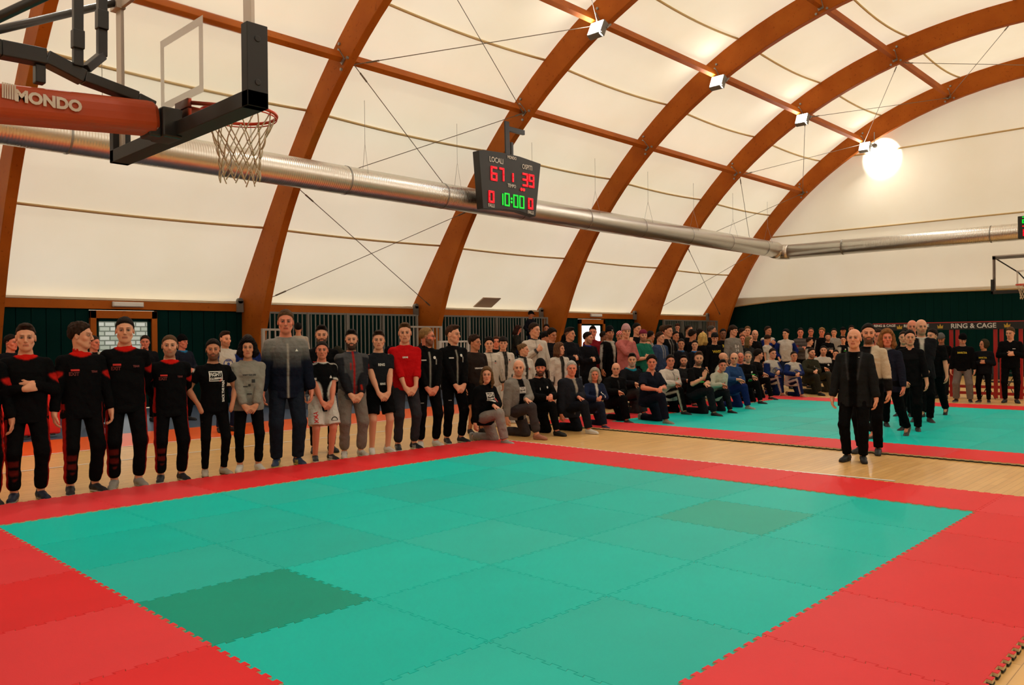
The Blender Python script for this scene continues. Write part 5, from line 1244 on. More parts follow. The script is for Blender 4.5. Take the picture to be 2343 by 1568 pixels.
def softsh(C, I):
    C[(I['onarm'] != 0)] = (.016, .016, .02); C[(I['onarm'] == 0) & (np.abs(I['x']) < .013) & (I['y'] > .02)] = (.36, .012, .010); C[(I['onarm'] == 0) & (np.abs(I['x']-.045) < .008) & (I['y'] > .02) & (I['z'] > .28) & (I['z'] < .38)] = (.36, .012, .010)
    C[(I['onarm'] == -1) & (I['armt'] > 1.55) & (I['armt'] < 1.85) & (I['outer'] < .3) & (I['y'] > .05) & (np.abs(np.sin(I['V'][:, 0]*60)) > .8)] = (.4, .02, .01)
P_('bearded man in grey and black softshell jacket with red zip and grey sweatpants', 805, 754, YA, f=-110, top=dict(c=(.065, .064, .068), g=.022, hem=-.13, collar='high', cc=(.022, .032, .055), paint=softsh, name='softshell_jacket'), bottom=dict(c=(.17, .145, .125), loose=.026, cuff=1), arms='clasp', hair='fade', hcol=DBR, beard=.95, skin=S3, shoes=dict(c=(.42, .40, .36), sole=(.5, .47, .43), stripe=(.02, .02, .02)))
def rash(C, I): C[(I['onarm'] == 1) & (I['outer'] > .35) & (I['armt'] > .06) & (np.sin(I['V'][:, 2]*95) > -.4)] = (.33, .010, .008)
P_('youth in black rash guard and black shorts with bare legs and white shoes', 867, 756, YA, f=-108, top=dict(c=(.012, .013, .016), g=.008, sleeve='short', slim=1, hem=-.10, name='rash_guard', paint=rash), prints=[('text', 0, .345, .05, logo_w, 'RING'), ('text', -.02, .07, .042, logo_w, 'RING')], bottom=dict(c=BLK, short=1, loose=.022, len=.80), arms='clasp', hair='fade', hcol=BRN, skin=S3, shoes=WSH)
P_('young man in bright red sweater and dark grey trousers, sleeves pushed up', 927, 739, YA, f=-108, top=dict(c=(.44, .006, .008), g=.022, hem=-.10, collar='high', cc=(.44, .006, .008), slen=.45, sleeve='pushed', name='sweater'), prints=[('text', .045, .36, .028, logo_w, 'LEONE')], bottom=dict(c=(.028, .028, .034), loose=.018, cuff=1), arms='clasp', hair='quiff', hcol=LBR, skin=S3, shoes=SAM)
TS = lambda zx=0: dict(c=BLK, g=.020, hem=-.13, collar='high', cc=BLK, zip=(.30, .28, .24), name='track_jacket')
TSP = [('bar', .09, .35, .07, logo_w), ('disc', -.075, .385, .045, logo_w), ('vbar', -.10, .325, .085, mat('grey_print_ink', (.2, .19, .17), .7)), ('bar', .03, .30, .05, MATS['grey_print_ink'], '', 0, 'leg1')]
P_('blond bearded man with glasses in black zipped track suit looking aside', 978, 748, YA, f=-112, look=-48, top=TS(), prints=TSP, bottom=dict(c=BLK, loose=.020, cuff=1), arms='clasp', hair='receding', hcol=BLD, bcol=(.09, .04, .018), beard=.85, glasses=1, skin=S5, shoes=WSH)
P_('man with swept-up brown hair in black zipped track suit and black socks', 1037, 744, YA, f=-104, look=-72, top=TS(), prints=TSP, bottom=dict(c=BLK, loose=.020, cuff=1), arms='clasp', hair='quiff', hcol=(.04, .018, .010), skin=S3, shoes=BSH)
P_('boy in dark brown hoodie and shorts at the right end of the standing front row', 1087, 766, 1.95, f=-100, look=-78, top=dict(c=(.020, .014, .012), g=.022, collar='hood', name='hoodie'), prints=[('text', 0, .24, .034, logo_w, 'URBAN RING')], bottom=dict(c=BLK, short=1, loose=.03), arms='sides', hair='messy', hcol=BRN, skin=S2, shoes=dict(c=BLK, sole=BLK, boot=1))
# ---- white jacket group
def wj(C, I):
    C[(I['onarm'] == 0) & (np.abs(I['x']) < .006) & (I['y'] > .02)] = (.08, .07, .06); C[(I['onarm'] != 0) & (I['armt'] > 1.8)] = (.03, .03, .03)
    C[(I['onarm'] != 0) & (np.abs(np.sin(I['outer']*5)) > .97) & (I['armt'] > .9)] = (.05, .05, .05)
WJ = dict(c=(.50, .44, .38), g=.026, hem=-.14, collar='high', cc=(.02, .02, .022), cr=.088, paint=wj, name='white_jacket')
WJP = [('disc', -.08, .36, .035, logo_k), ('bar', -.08, .325, .04, logo_r)]
P_('curly-haired boy in white jacket behind the kneeling woman', 1120, 771, 2.5, f=-113, look='cam', top=WJ, prints=WJP, bottom=dict(c=WHT), hair='messy', hcol=DBR, skin=S3, arms='sides', shoes=WSH)
P_('boy in open white jacket with fringe, second of the white jacket group', 1152, 770, 2.75, f=-110, look='cam', top=dict(WJ, open=(BLK, .02, .05)), prints=WJP, bottom=dict(c=WHT), hair='fringe', hcol=DBR, skin=S3, arms='sides', shoes=WSH)
P_('blonde girl with ponytail in white jacket looking right', 1198, 785, 1.95, f=-106, look=-62, fem=1, top=dict(WJ, open=(BLK, .02, .04)), prints=[('disc', -.06, .30, .03, logo_r), ('block', .05, .2, .06, logo_w)], bottom=dict(c=WHT), hair='ponytail', hcol=(.13, .07, .03), tailside=-1, skin=S3, arms='sides', shoes=WSH)
P_('tall boy in white jacket with fist raised to his chest', 1224, 738, 2.9, f=-118, look=-85, top=WJ, prints=WJP, bottom=dict(c=WHT), arms=('sides', 'chest'), hair='short', hcol=BRN, skin=S3, shoes=WSH)
P_('young man with dark curls leaning in behind the long-haired child', 1264, 751, 4.0, f=-108, look=-100, top=dict(c=BLK2), bottom=dict(c=BLK), hair='curly', hcol=DBR, skin=S2, head=(0, .25, .15))
P_('child with long brown hair in open white jacket', 1281, 784, 2.2, f=-108, look=-80, top=dict(WJ, open=(BLK, .03, .05)), bottom=dict(c=WHT), hair='longwavy', hcol=(.09, .04, .018), skin=S3, arms='sides', shoes=WSH)
P_('young man in black padded jacket with folded arms, short dark hair', 1304, 749, 3.0, f=-98, look=-75, top=dict(c=BLK2, g=.034, collar='high', cc=BLK2, hem=-.16), bottom=dict(c=BLK), arms='crossed', hair='fade', hcol=DBR, skin=S1)
P_('bearded young man in black jacket with blue collar looking right', 1346, 759, 3.2, f=-103, look=-72, top=dict(c=BLK2, g=.03, collar='high', cc=(.01, .025, .16), cr=.10, hem=-.16), bottom=dict(c=BLK), arms='crossed', hair='short', hcol=DBR, beard=.5, skin=S3)
P_('man in dark red jacket standing against the bright far door', 1357, 746, 4.0, f=-113, top=dict(c=(.16, .008, .012), g=.02, collar='high', cc=(.16, .008, .012)), bottom=dict(c=BLK), hair='fade', hcol=DBR, skin=S5)
P_('man with black knitted hat and white-striped black jacket over a white hood', 1396, 747, 3.1, f=-100, look='cam', lo=18, top=dict(c=BLK, g=.028, collar='hood', cc=(.34, .31, .27), cr=.12, zip=None, open=((.36, .33, .28), .0, .05), paint=lambda C, I: C.__setitem__(((I['onarm'] != 0) & (I['outer'] > .75) & (np.abs(np.sin(I['y']*140)) > .4)), (.45, .43, .4))), bottom=dict(c=BLK), hat=('beanie', (.006, .006, .007), (.3, .28, .24)), hair='none', hcol=DBR, beard=.4, skin=S2)
P_('person in pink hoodie and pink knitted hat with hand on chin', 1433, 743, 2.4, f=-103, look='cam', lo=14, top=dict(c=(.40, .115, .105), g=.034, collar='hood', hem=-.15, name='hoodie'), bottom=dict(c=BLK2), arms=('crossed', 'chin'), hat=('beanie', (.42, .24, .25)), hair='none', skin=S3, hcol=LBR)
P_('person with red and white bandana behind the pink hoodie', 1419, 756, 3.4, f=-113, top=dict(c=DGR), bottom=dict(c=BLK), hat=('bandana', (.45, .04, .03)), hair='none', skin=S2)
P_('tall man in black sweater in front of a timber arch foot, behind the pink hoodie', 1458, 739, 4.0, f=-106, look=-98, top=dict(c=BLK), bottom=dict(c=BLK), hair='short', hcol=DBR, skin=S3)
P_('young man in green t-shirt with wine red cap', 1472, 753, 2.6, f=-103, look='cam', lo=15, top=dict(c=(.012, .115, .075), g=.02, sleeve='short', slen=.8, name='tshirt'), bottom=dict(c=BLK), arms='crossed', hat=('cap', (.16, .02, .04), 'back'), hair='buzz', hcol=DBR, beard=.5, skin=S3)
P_('young man in blue hoodie with white cords', 1511, 759, 2.7, f=-100, look=-85, top=dict(c=(.030, .048, .10), g=.026, collar='hood', paint=lambda C, I: C.__setitem__(((I['onarm'] == 0) & (np.abs(np.abs(I['x'])-.035) < .008) & (I['y'] > .03) & (I['z'] > .2)), (.4, .37, .32)), name='hoodie'), bottom=dict(c=BLK), hair='short', hcol=BRN, skin=S3)
P_('youth with thick brown hair in black jacket lined with light grey', 1529, 744, 3.0, f=-100, look=-92, top=dict(c=BLK, g=.024, open=((.22, .2, .18), .035, .05), paint=lambda C, I: C.__setitem__(((I['onarm'] == 0) & (np.abs(I['x']) < .028) & (I['y'] > .03)), BLK)), bottom=dict(c=BLK), hair='quiff', hcol=(.03, .015, .008), skin=S3)
P_('curly brown head right behind the youth in the grey-lined jacket', 1520, 745, 4.7, f=-106, look=-60, top=dict(c=BLK), bottom=dict(c=BLK), hair='curly', hcol=(.05, .025, .012), skin=S5)
P_('man holding a red book on the far grandstand, head bowed', 1551, 740, 8.95, f=-113, seatz=.33, head=(0, .4, 0), top=dict(c=BLK), bottom=dict(c=BLK), arms='read', hair='short', hcol=(.05, .015, .008), skin=S3)
P_('boy in blue shirt, just left of the child with the bright blue collar', 1559, 775, 2.4, f=-103, look='cam', top=dict(c=BLK2, collar='high', cc=(.03, .10, .22), cr=.10), bottom=dict(c=BLK), hair='short', hcol=DBR, skin=S2)
P_('tall man in black t-shirt with high forehead, under the small railing', 1577, 743, 3.9, f=-106, look=-100, top=dict(c=BLK), bottom=dict(c=BLK), hair='receding', hcol=DBR, skin=S1, beard=.3)
P_('person with thick black hair seen from behind in the middle of the crowd', 1585, 754, 3.5, f=-78, look=-20, top=dict(c=BLK), bottom=dict(c=BLK), hair='messy', hcol=DBR, skin=S2)
P_('child with bright blue collar behind the bearded man holding up his palm', 1590, 778, 2.3, f=-103, look='cam', top=dict(c=BLK2, collar='high', cc=(.01, .13, .42), cr=.10), bottom=dict(c=BLK), hair='short', hcol=DBR, skin=S3)
P_('dark-haired woman behind the curly blonde hair', 1603, 752, 4.3, f=-108, look=-70, fem=1, top=dict(c=BLK), bottom=dict(c=BLK), hair='long', hcol=DBR, skin=S3)
P_('person with curly bright blonde hair seen from behind, black sweater', 1609, 762, 3.0, f=-70, look=-12, fem=1, top=dict(c=BLK), prints=[('bar', 0, .3, .1, logo_y)], bottom=dict(c=BLK), arms='clasphigh', hair='longwavy', hcol=(.46, .30, .09), skin=S3)
P_('tall man with shaved grey hair in profile behind the crowd', 1629, 744, 3.9, f=-88, look=-62, top=dict(c=BLK), bottom=dict(c=BLK), hair='buzz', hcol=(.05, .04, .035), skin=S1, beard=.4)
P_('boy with black fringe in black sweater with yellow print, looking down', 1636, 761, 2.6, f=-123, look=-140, head=(0, .35, 0), top=dict(c=BLK), prints=[('text', .0, .33, .10, logo_y, 'WHY?')], bottom=dict(c=BLK), hair='fringe', hcol=(.008, .006, .006), skin=S3)
P_('smiling dark-skinned man in black sweater with yellow lettering', 1655, 752, 3.6, f=-110, look='cam', lo=10, top=dict(c=BLK), prints=[('text', 0, .36, .10, logo_y, 'BOXE')], bottom=dict(c=BLK), hair='short', hcol=(.006, .005, .005), skin=S4)
P_('boy with dark fringe in grey sweatshirt with pale letters', 1678, 744, 2.9, f=-110, look=-88, top=dict(c=(.19, .175, .155), g=.026, name='sweatshirt'), prints=[('text', 0, .30, .11, logo_w, 'B 4'), ('text', 0, .20, .09, logo_w, '3 4')], bottom=dict(c=DGR), hair='fringe', hcol=BRN, skin=S3)
P_('dark-haired youth behind the smiling red-haired woman', 1699, 751, 3.8, f=-110, look=-80, top=dict(c=WHT), bottom=dict(c=BLK), hair='short', hcol=DBR, skin=S3)
P_('smiling woman with reddish hair right of the grey sweatshirt boy', 1699, 765, 3.1, f=-110, fem=1, top=dict(c=DGR), bottom=dict(c=BLK), hair='bun', hcol=(.10, .035, .015), skin=S5)
P_('boy with light brown hair resting his chin on his hand', 1711, 746, 4.1, f=-110, look='cam', top=dict(c=DGR), bottom=dict(c=BLK), arms=('crossed', 'chin'), hair='short', hcol=(.10, .05, .02), skin=S3)
P_('woman with dark blonde hair in dark grey jacket', 1714, 770, 2.7, f=-108, look=-80, fem=1, top=dict(c=(.02, .02, .02), collar='high', cc=(.02, .02, .02)), bottom=dict(c=BLK), hair='long', hcol=(.14, .085, .035), skin=S3)
P_('bald man in black shirt in the standing crowd before the green end wall', 1728, 754, 3.0, f=-110, look='cam', lo=12, top=dict(c=BLK), bottom=dict(c=BLK), hair='none', noheadhair='bald', hcol=DBR, beard=.35, skin=S3)
BWJ = dict(c=(.46, .42, .38), g=.022, sleevec=(.008, .018, .12), collar='high', cc=(.46, .42, .38), name='raglan_jacket')
P_('young man in blue and white jacket behind the boy with bowed head', 1758, 746, 3.8, f=-113, look=-110, top=BWJ, bottom=dict(c=NAVY), hair='short', hcol=BRN, skin=S2, arms='chest')
P_('boy in white t-shirt with bowed head, hand raised', 1756, 766, 3.0, f=-90, look=-45, head=(0, .5, 0), top=dict(c=(.44, .40, .35), sleeve='short', name='tshirt'), bottom=dict(c=NAVY), hair='short', hcol=BRN, skin=S1)
P_('black-haired youth in blue and white jacket turned away to the left', 1799, 753, 3.0, f=-150, look=175, top=BWJ, bottom=dict(c=NAVY), hair='messy', hcol=(.005, .004, .004), skin=S3, arms='pocket')
P_('man in brown and grey patterned sweater with red band on the sleeve', 1832, 750, 3.2, f=-116, look='cam', top=dict(c=(.055, .045, .045), g=.026, paint=lambda C, I: (C.__setitem__(((np.sin(I['V'][:, 2]*60) > .3)), (.10, .085, .08)), C.__setitem__(((I['onarm'] != 0) & (I['armt'] > .55) & (I['armt'] < .68)), (.33, .03, .02))), name='sweater'), bottom=dict(c=BLK), arms='crossed', hair='short', hcol=DBR, skin=S5)
P_('man with glasses and thin hair behind, right of the patterned sweater', 1856, 749, 4.3, f=-116, top=dict(c=BLK), bottom=dict(c=BLK), hair='buzz', hcol=(.05, .035, .025), glasses=1, skin=S5)
P_('boy with open mouth in black and white jacket behind the man in olive', 1853, 772, 2.6, f=-93, look=-70, top=dict(c=BLK, sleevec=(.4, .37, .33)), bottom=dict(c=BLK), hair='short', hcol=BRN, skin=S3)
P_('blond boy in black jacket with white shoulder piping', 1881, 750, 3.4, f=-118, look='cam', lo=-10, top=dict(c=BLK, collar='high', cc=BLK, paint=lambda C, I: C.__setitem__(((I['onarm'] != 0) & (I['outer'] > .85) & (np.abs(I['y']) < .02)), WHT)), bottom=dict(c=BLK), hair='messy', hcol=(.20, .10, .035), skin=S5)
P_('bearded man in black sweater with grey lettering, near the suited man', 1895, 762, 2.7, f=-118, look='cam', top=dict(c=BLK), prints=[('text', 0, .30, .10, MATS['grey_print_ink'], 'BOXER')], bottom=dict(c=BLK), arms='crossed', hair='fade', hcol=DBR, beard=.7, skin=S3)
P_('dark-haired youth in grey t-shirt looking left, near the suited man', 1909, 751, 3.5, f=-130, look=-160, top=dict(c=(.26, .24, .22), sleeve='short', name='tshirt'), bottom=dict(c=BLK), hair='short', hcol=(.006, .005, .004), skin=S3)
P_('person in black cap behind the suited man', 1930, 748, 4.2, f=-128, top=dict(c=BLK), bottom=dict(c=BLK), hat=('cap', BLK), hair='short', hcol=DBR, skin=S2)
P_('boy in black and white college jacket with green print, left of the suited man', 1930, 769, 2.4, f=-123, look='cam', top=dict(c=BLK, sleevec=(.42, .40, .36)), prints=[('disc', .0, .36, .05, logo_w), ('bar', .02, .30, .09, logo_g)], bottom=dict(c=BLK), hair='short', hcol=BRN, skin=S3)
P_('person with short black hair just left of the tall bearded official', 1949, 744, 3.3, f=-128, top=dict(c=BLK), bottom=dict(c=BLK), hair='short', hcol=DBR, skin=S2)
# ---- kneeling front row
KN = dict(pose='kneel')
P_('kneeling young woman with ponytail in black FIGHT CLUBBING sweatshirt and light grey pants', 1113, 838, foot=1013, f=-78, look='cam', fem=1, top=dict(c=BLK, g=.026, hem=-.13, collar='turtle', name='sweatshirt'), prints=FC, bottom=dict(c=(.235, .215, .195), loose=.026), arms=('knee', 'low'), hair='long', hcol=(.10, .055, .022), skin=S3, shoes=SOCK, **KN)
P_('kneeling bald man in grey open hoodie over black FIGHT CLUBBING t-shirt', 1186, 822, foot=1000, f=-80, look='cam', top=dict(c=(.20, .185, .165), g=.026, hem=-.14, collar='hood', open=(BLK, .075, .06), name='hoodie'), prints=[('frame', 0, .355, .13, logo_w), ('text', 0, .37, .05, logo_w, 'FIGHT'), ('text', 0, .33, .03, logo_w, 'CLUBBING')], bottom=dict(c=(.045, .038, .040), loose=.026, cuff=1), arms=('knee', 'low'), hair='none', noheadhair='bald', hcol=BRN, beard=.35, skin=S3, shoes=BARE, **KN)
P_('kneeling bearded man in black knitted hat and black polo', 1236, 823, foot=992, f=-84, look='cam', top=dict(c=BLK, g=.022, collar='high', cc=BLK), prints=[('vbar', .09, .36, .04, logo_w), ('disc', -.07, .38, .04, logo_w)], bottom=dict(c=BLK), arms=('knee2', 'knee'), hat=('beanie', BLK), hair='none', hcol=DBR, beard=.9, skin=S5, build=1.08, shoes=BSOCK, **KN)
P_('kneeling white-haired man in dark jacket over an open pale shirt', 1307, 825, foot=988, f=-82, look='cam', lo=6, top=dict(c=(.014, .015, .021), g=.034, hem=-.16, collar='lapel', cc=(.32, .28, .22), cr=.10, open=((.27, .24, .20), .0, .035), name='jacket'), bottom=dict(c=(.010, .011, .016), loose=.022), arms=('knee', 'low'), hair='short', hcol=(.36, .34, .31), skin=S5, build=1.12, belly=.05, shoes=WSH, **KN)
P_('kneeling man with long wavy grey hair in navy and white jacket', 1361, 842, foot=978, f=-100, look='cam', top=dict(c=(.012, .018, .045), g=.024, collar='lapel', cc=(.012, .018, .045), open=(WHT, .0, .03), paint=lambda C, I: C.__setitem__(((I['onarm'] != 0) & (I['outer'] > .86)), WHT)), prints=[('vbar', -.10, .30, .10, logo_w)], bottom=dict(c=(.012, .015, .03), loose=.024), arms=('knee2', 'knee'), hair='longwavy', hcol=(.27, .245, .20), skin=S5, shoes=dict(c=(.02, .03, .07), sole=(.3, .3, .3)), **KN)
P_('kneeling bald man with glasses in black zipped hoodie', 1409, 829, foot=966, f=-97, look='cam', top=dict(c=BLK, g=.03, collar='hood', zip=(.04, .04, .04), name='hoodie'), bottom=dict(c=BLK, loose=.03), arms=('knee', 'knee2'), hair='none', noheadhair='bald', glasses=1, hcol=BRN, beard=.2, skin=S3, build=1.1, shoes=NB, **KN)
P_('kneeling man with grey goatee and turquoise collar', 1446, 808, foot=950, f=-97, look='cam', top=dict(c=BLK2, g=.026, collar='hood', cc=(.01, .19, .26), cr=.115), bottom=dict(c=(.025, .026, .028), loose=.03), arms=('knee', 'knee2'), hair='fade', hcol=DBR, bcol=GRH, beard=.6, skin=S3, shoes=dict(c=(.03, .03, .03), sole=(.1, .09, .08)), **KN)
P_('kneeling dark-haired man in black polo with bare forearms', 1491, 812, foot=967, f=-95, look='cam', top=dict(c=(.008, .010, .018), g=.020, sleeve='short', vneck=.12, slen=.8, name='polo_shirt'), bottom=dict(c=(.008, .009, .016), loose=.022), arms=('knee2', 'knee'), hair='messy', hcol=DBR, skin=S5, shoes=dict(c=(.20, .16, .12), sole=(.35, .3, .25)), **KN)
P_('kneeling smiling man in white tracksuit jacket with black collar', 1533, 811, foot=947, f=-92, look='cam', lo=10, top=dict(c=(.52, .46, .41), g=.030, hem=-.14, collar='lapel', cc=BLK, cr=.10, zip=(.03, .03, .03), name='white_jacket'), prints=[('disc', -.09, .34, .03, logo_g), ('disc', -.12, .34, .03, logo_r)], bottom=dict(c=BLK, loose=.022, stripe=(.4, .38, .3), sw=.96), arms=('knee', 'knee2'), hair='short', hcol=DBR, skin=S5, build=1.12, belly=.03, shoes=BSOCK, **KN)
P_('kneeling dark-bearded man in black behind the man in the white jacket', 1564, 813, foot=930, f=-97, look='cam', top=dict(c=(.014, .014, .015)), bottom=dict(c=BLK), arms=('knee', 'knee2'), hair='quiff', hcol=DBR, beard=.8, skin=S3, **KN)
P_('kneeling long-bearded man in black t-shirt holding up his palm', 1598, 804, foot=950, f=-92, look='cam', lo=5, top=dict(c=BLK, g=.018, sleeve='short', slen=.85, name='tshirt'), prints=[('bar', 0, .33, .14, logo_w), ('bar', -.02, .29, .12, logo_r), ('bar', 0, .25, .12, logo_g)], bottom=dict(c=(.010, .011, .014), loose=.022), arms=('knee', 'palm'), hair='fade', hcol=(.06, .025, .014), beard=.85, skin=S3, shoes=BSOCK, **KN)
WG = dict(c=(.40, .39, .31), g=.026, hem=-.13, collar='high', cc=(.40, .39, .31), name='white_jacket')
P_('kneeling dark-haired man in greenish white jacket leaning forward', 1641, 823, foot=944, f=-95, look='cam', lo=12, lean=.35, top=WG, prints=[('disc', -.06, .33, .04, logo_r)], bottom=dict(c=(.012, .014, .018)), arms=('knee', 'knee2'), hair='fade', hcol=DBR, skin=S5, shoes=BSOCK, **KN)
P_('kneeling bald man in greenish white jacket looking right', 1653, 806, foot=923, f=-92, look=-58, top=WG, prints=[('disc', -.07, .36, .04, logo_r)], bottom=dict(c=(.012, .014, .018)), arms=('knee', 'knee2'), hair='none', noheadhair='bald', hcol=BRN, beard=.4, skin=S3, **KN)
P_('kneeling bald man with glasses in blue sweatshirt and blue trousers', 1679, 806, foot=935, f=-94, look='cam', top=dict(c=(.020, .05, .14), g=.022, slen=.7, sleeve='pushed', name='sweatshirt'), prints=[('bar', -.08, .3, .05, logo_w), ('bar', -.06, .22, .05, logo_w)], bottom=dict(c=(.008, .018, .09), loose=.024), arms=('knee', 'knee2'), hair='none', noheadhair='bald', glasses=1, hcol=BRN, beard=.2, skin=S3, shoes=SOCK, **KN)
P_('kneeling bald man in blue peering from behind the bald man with glasses', 1694, 806, foot=911, f=-104, look='cam', top=dict(c=(.020, .055, .16), g=.022, name='sweatshirt'), bottom=dict(c=NAVY), arms=('out', 'knee'), hair='none', noheadhair='bald', hcol=BRN, beard=.15, skin=S5, **KN)
P_('kneeling man with grey beard in black t-shirt with green print', 1711, 803, foot=923, f=-97, look='cam', top=dict(c=BLK, g=.02, name='tshirt'), prints=[('disc', -.03, .34, .05, logo_w), ('bar', -.05, .28, .10, logo_g), ('ring', 0, .14, .12, logo_w), ('disc', 0, .14, .09, logo_g)], bottom=dict(c=BLK), arms=('knee', 'knee2'), hair='receding', hcol=(.16, .13, .10), bcol=GRH, beard=.6, skin=S3, **KN)
P_('kneeling man in black with thick dark hair turned to the right', 1733, 799, foot=914, f=-92, look=-42, top=dict(c=BLK), bottom=dict(c=BLK), arms=('knee', 'knee2'), hair='messy', hcol=DBR, skin=S3, beard=.3, shoes=BSOCK, **KN)
def rag(C, I): pass
RG = dict(c=(.44, .41, .36), g=.026, sleevec=(.008, .018, .085), hem=-.12, collar='high', cc=(.44, .41, .36), name='raglan_jacket')
RGP = [('ring', 0, .27, .17, logo_b), ('disc', 0, .27, .05, logo_b), ('bar', 0, .32, .08, logo_b), ('text', 0, .23, .05, logo_b, 'MMA')]
P_('kneeling man in blue and white jacket with round emblem, speaking and gesturing', 1767, 797, foot=906, f=-104, look=-128, top=RG, prints=RGP, bottom=dict(c=(.008, .018, .085), stripe=WHT, sw=.93), arms=('knee2', 'out'), hair='short', hcol=BRN, skin=S3, shoes=BARE, **KN)
P_('kneeling man in blue and white jacket with round emblem, hands on his knee', 1816, 803, foot=909, f=-112, look='cam', lo=15, top=RG, prints=RGP, bottom=dict(c=(.008, .016, .07), stripe=WHT, sw=.93), arms=('knee2', 'knee'), hair='buzz', hcol=DBR, skin=S1, shoes=BARE, **KN)
P_('kneeling bearded man in olive zip sweater looking left', 1856, 796, foot=903, f=-112, look=-125, head=(0, -.05, 0), top=dict(c=(.028, .027, .016), g=.026, collar='high', cc=(.02, .02, .014), name='sweater'), prints=[('vbar', 0, .33, .08, MATS['grey_print_ink'])], bottom=dict(c=(.022, .022, .018), loose=.022), arms=('knee2', 'knee'), hair='short', hcol=BRN, beard=.6, skin=S3, shoes=BSOCK, **KN)
P_('kneeling man with shaved head in black jacket with white shoulders', 1884, 790, foot=898, f=-115, look='cam', top=dict(c=BLK, g=.026, collar='high', cc=WHT, paint=lambda C, I: C.__setitem__(((I['z'] > .38)), (.45, .42, .38))), prints=[('disc', -.08, .33, .05, logo_w)], bottom=dict(c=(.035, .034, .026), loose=.02), arms=('knee', 'knee2'), hair='buzz', hcol=DBR, beard=.4, skin=S3, **KN)
P_('kneeling person in black partly hidden by the suited man', 1912, 800, foot=891, f=-115, look='cam', top=dict(c=BLK), bottom=dict(c=BLK), arms=('knee', 'knee2'), hair='short', hcol=DBR, skin=S3, **KN)
# ---- officials on the right
P_('bald man in open black suit jacket over a black shirt, nearest of the officials', 1957, 750, foot=1056, f=-168, look='cam', lo=-8, head=(0, -.04, .0), top=dict(c=(.013, .014, .015), g=.022, hem=-.20, flare=.32, collar='lapel', cc=(.008, .008, .008), open=((.003, .003, .003), .05, .055), paint=lambda C, I: C.__setitem__(((I['onarm'] == 0) & (I['y'] > .02) & (I['z'] > .15) & (np.abs(np.abs(I['x'])-(.055+.12*(I['z']-.15))) < .010)), (.035, .037, .04)), name='suit_jacket'), prints=[('bar', -.07, .45, .018, logo_w)], bottom=dict(c=BLK, loose=.018), arms=('sides', 'sides'), hair='none', noheadhair='bald', hcol=BRN, skin=S3, build=.96, stance=.10, shoes=dict(c=(.008, .008, .008), sole=(.012, .012, .012)))
P_('tall bearded man in cream and black top behind the bald man in the suit jacket', 1990, 739, foot=1038, f=-176, look='cam', lo=4, top=dict(c=(.010, .010, .011), g=.019, hem=-.2, collar='hood', cc=BLK, paint=lambda C, I: C.__setitem__(((I['onarm'] == -1) & (I['armt'] < 1.0)) | ((I['x'] < -.05) & (I['z'] > .1)), (.50, .42, .31))), bottom=dict(c=BLK, loose=.018), arms=('sides', 'sides'), hair='bun', hcol=DBR, beard=.85, skin=S3, build=.96, shoes=NB)
P_('smiling woman with long light brown hair in navy jacket with white back lettering', 2034, 753, foot=1004, f=172, look=-155, fem=1, top=dict(c=(.012, .014, .026), g=.018, hem=-.16, collar='high', cc=(.30, .27, .24), cr=.088), prints=[('text', -.03, .33, .07, logo_w, 'CTR')], bottom=dict(c=BLK, loose=.02), arms='sides', pose='walk', hair='longwavy', hcol=(.20, .085, .028), skin=S5, shoes=dict(c=(.05, .045, .04), sole=(.28, .26, .22)))
P_('woman with dark hair tied back in black long-sleeved top, before the tall bald man', 2084, 754, foot=988, f=-172, look='cam', lo=6, fem=1, build=1.0, top=dict(c=(.006, .006, .007), g=.018, hem=-.14, slen=.6, sleeve='pushed', cc=None, vneck=.03, name='blouse'), bottom=dict(c=BLK, loose=.02), arms=('sides', 'clasp'), hair='bun', hcol=DBR, skin=S3, shoes=NB)
P_('tall bald bearded man in black jacket over a white shirt', 2110, 729, foot=968, f=-160, look='cam', lo=14, top=dict(c=(.010, .010, .012), g=.022, hem=-.18, flare=.3, collar='lapel', cc=WHT, cr=.10, open=((.45, .41, .36), .0, .035), name='suit_jacket'), bottom=dict(c=BLK, loose=.018), arms=('clasp', 'clasp'), hair='none', noheadhair='bald', hcol=BRN, bcol=(.10, .07, .05), beard=.5, skin=S3, build=.96, shoes=NB)
P_('woman half hidden behind the woman in the black long-sleeved top', 2069, 757, foot=955, f=-170, look='cam', fem=1, top=dict(c=BLK), bottom=dict(c=BLK), hair='bun', hcol=BRN, skin=S3)
P_('bald head showing just behind the tall man in the white shirt', 2089, 731, foot=943, f=-170, look='cam', top=dict(c=BLK), bottom=dict(c=BLK), hair='none', noheadhair='bald', hcol=BRN, skin=S5)
P_('man in black t-shirt stepping forward behind the tall bald man', 2136, 752, foot=955, f=178, look=160, top=dict(c=BLK, g=.02, sleeve='short', slen=.8, name='tshirt'), bottom=dict(c=BLK, loose=.024), arms='sides', pose='walk', hair='short', hcol=DBR, skin=S3, shoes=BSH)
P_('dark-haired man between the bearded topknot man and the woman with long hair', 2012, 752, foot=977, f=-165, look='cam', top=dict(c=BLK), bottom=dict(c=BLK), hair='short', hcol=BRN, skin=S5)
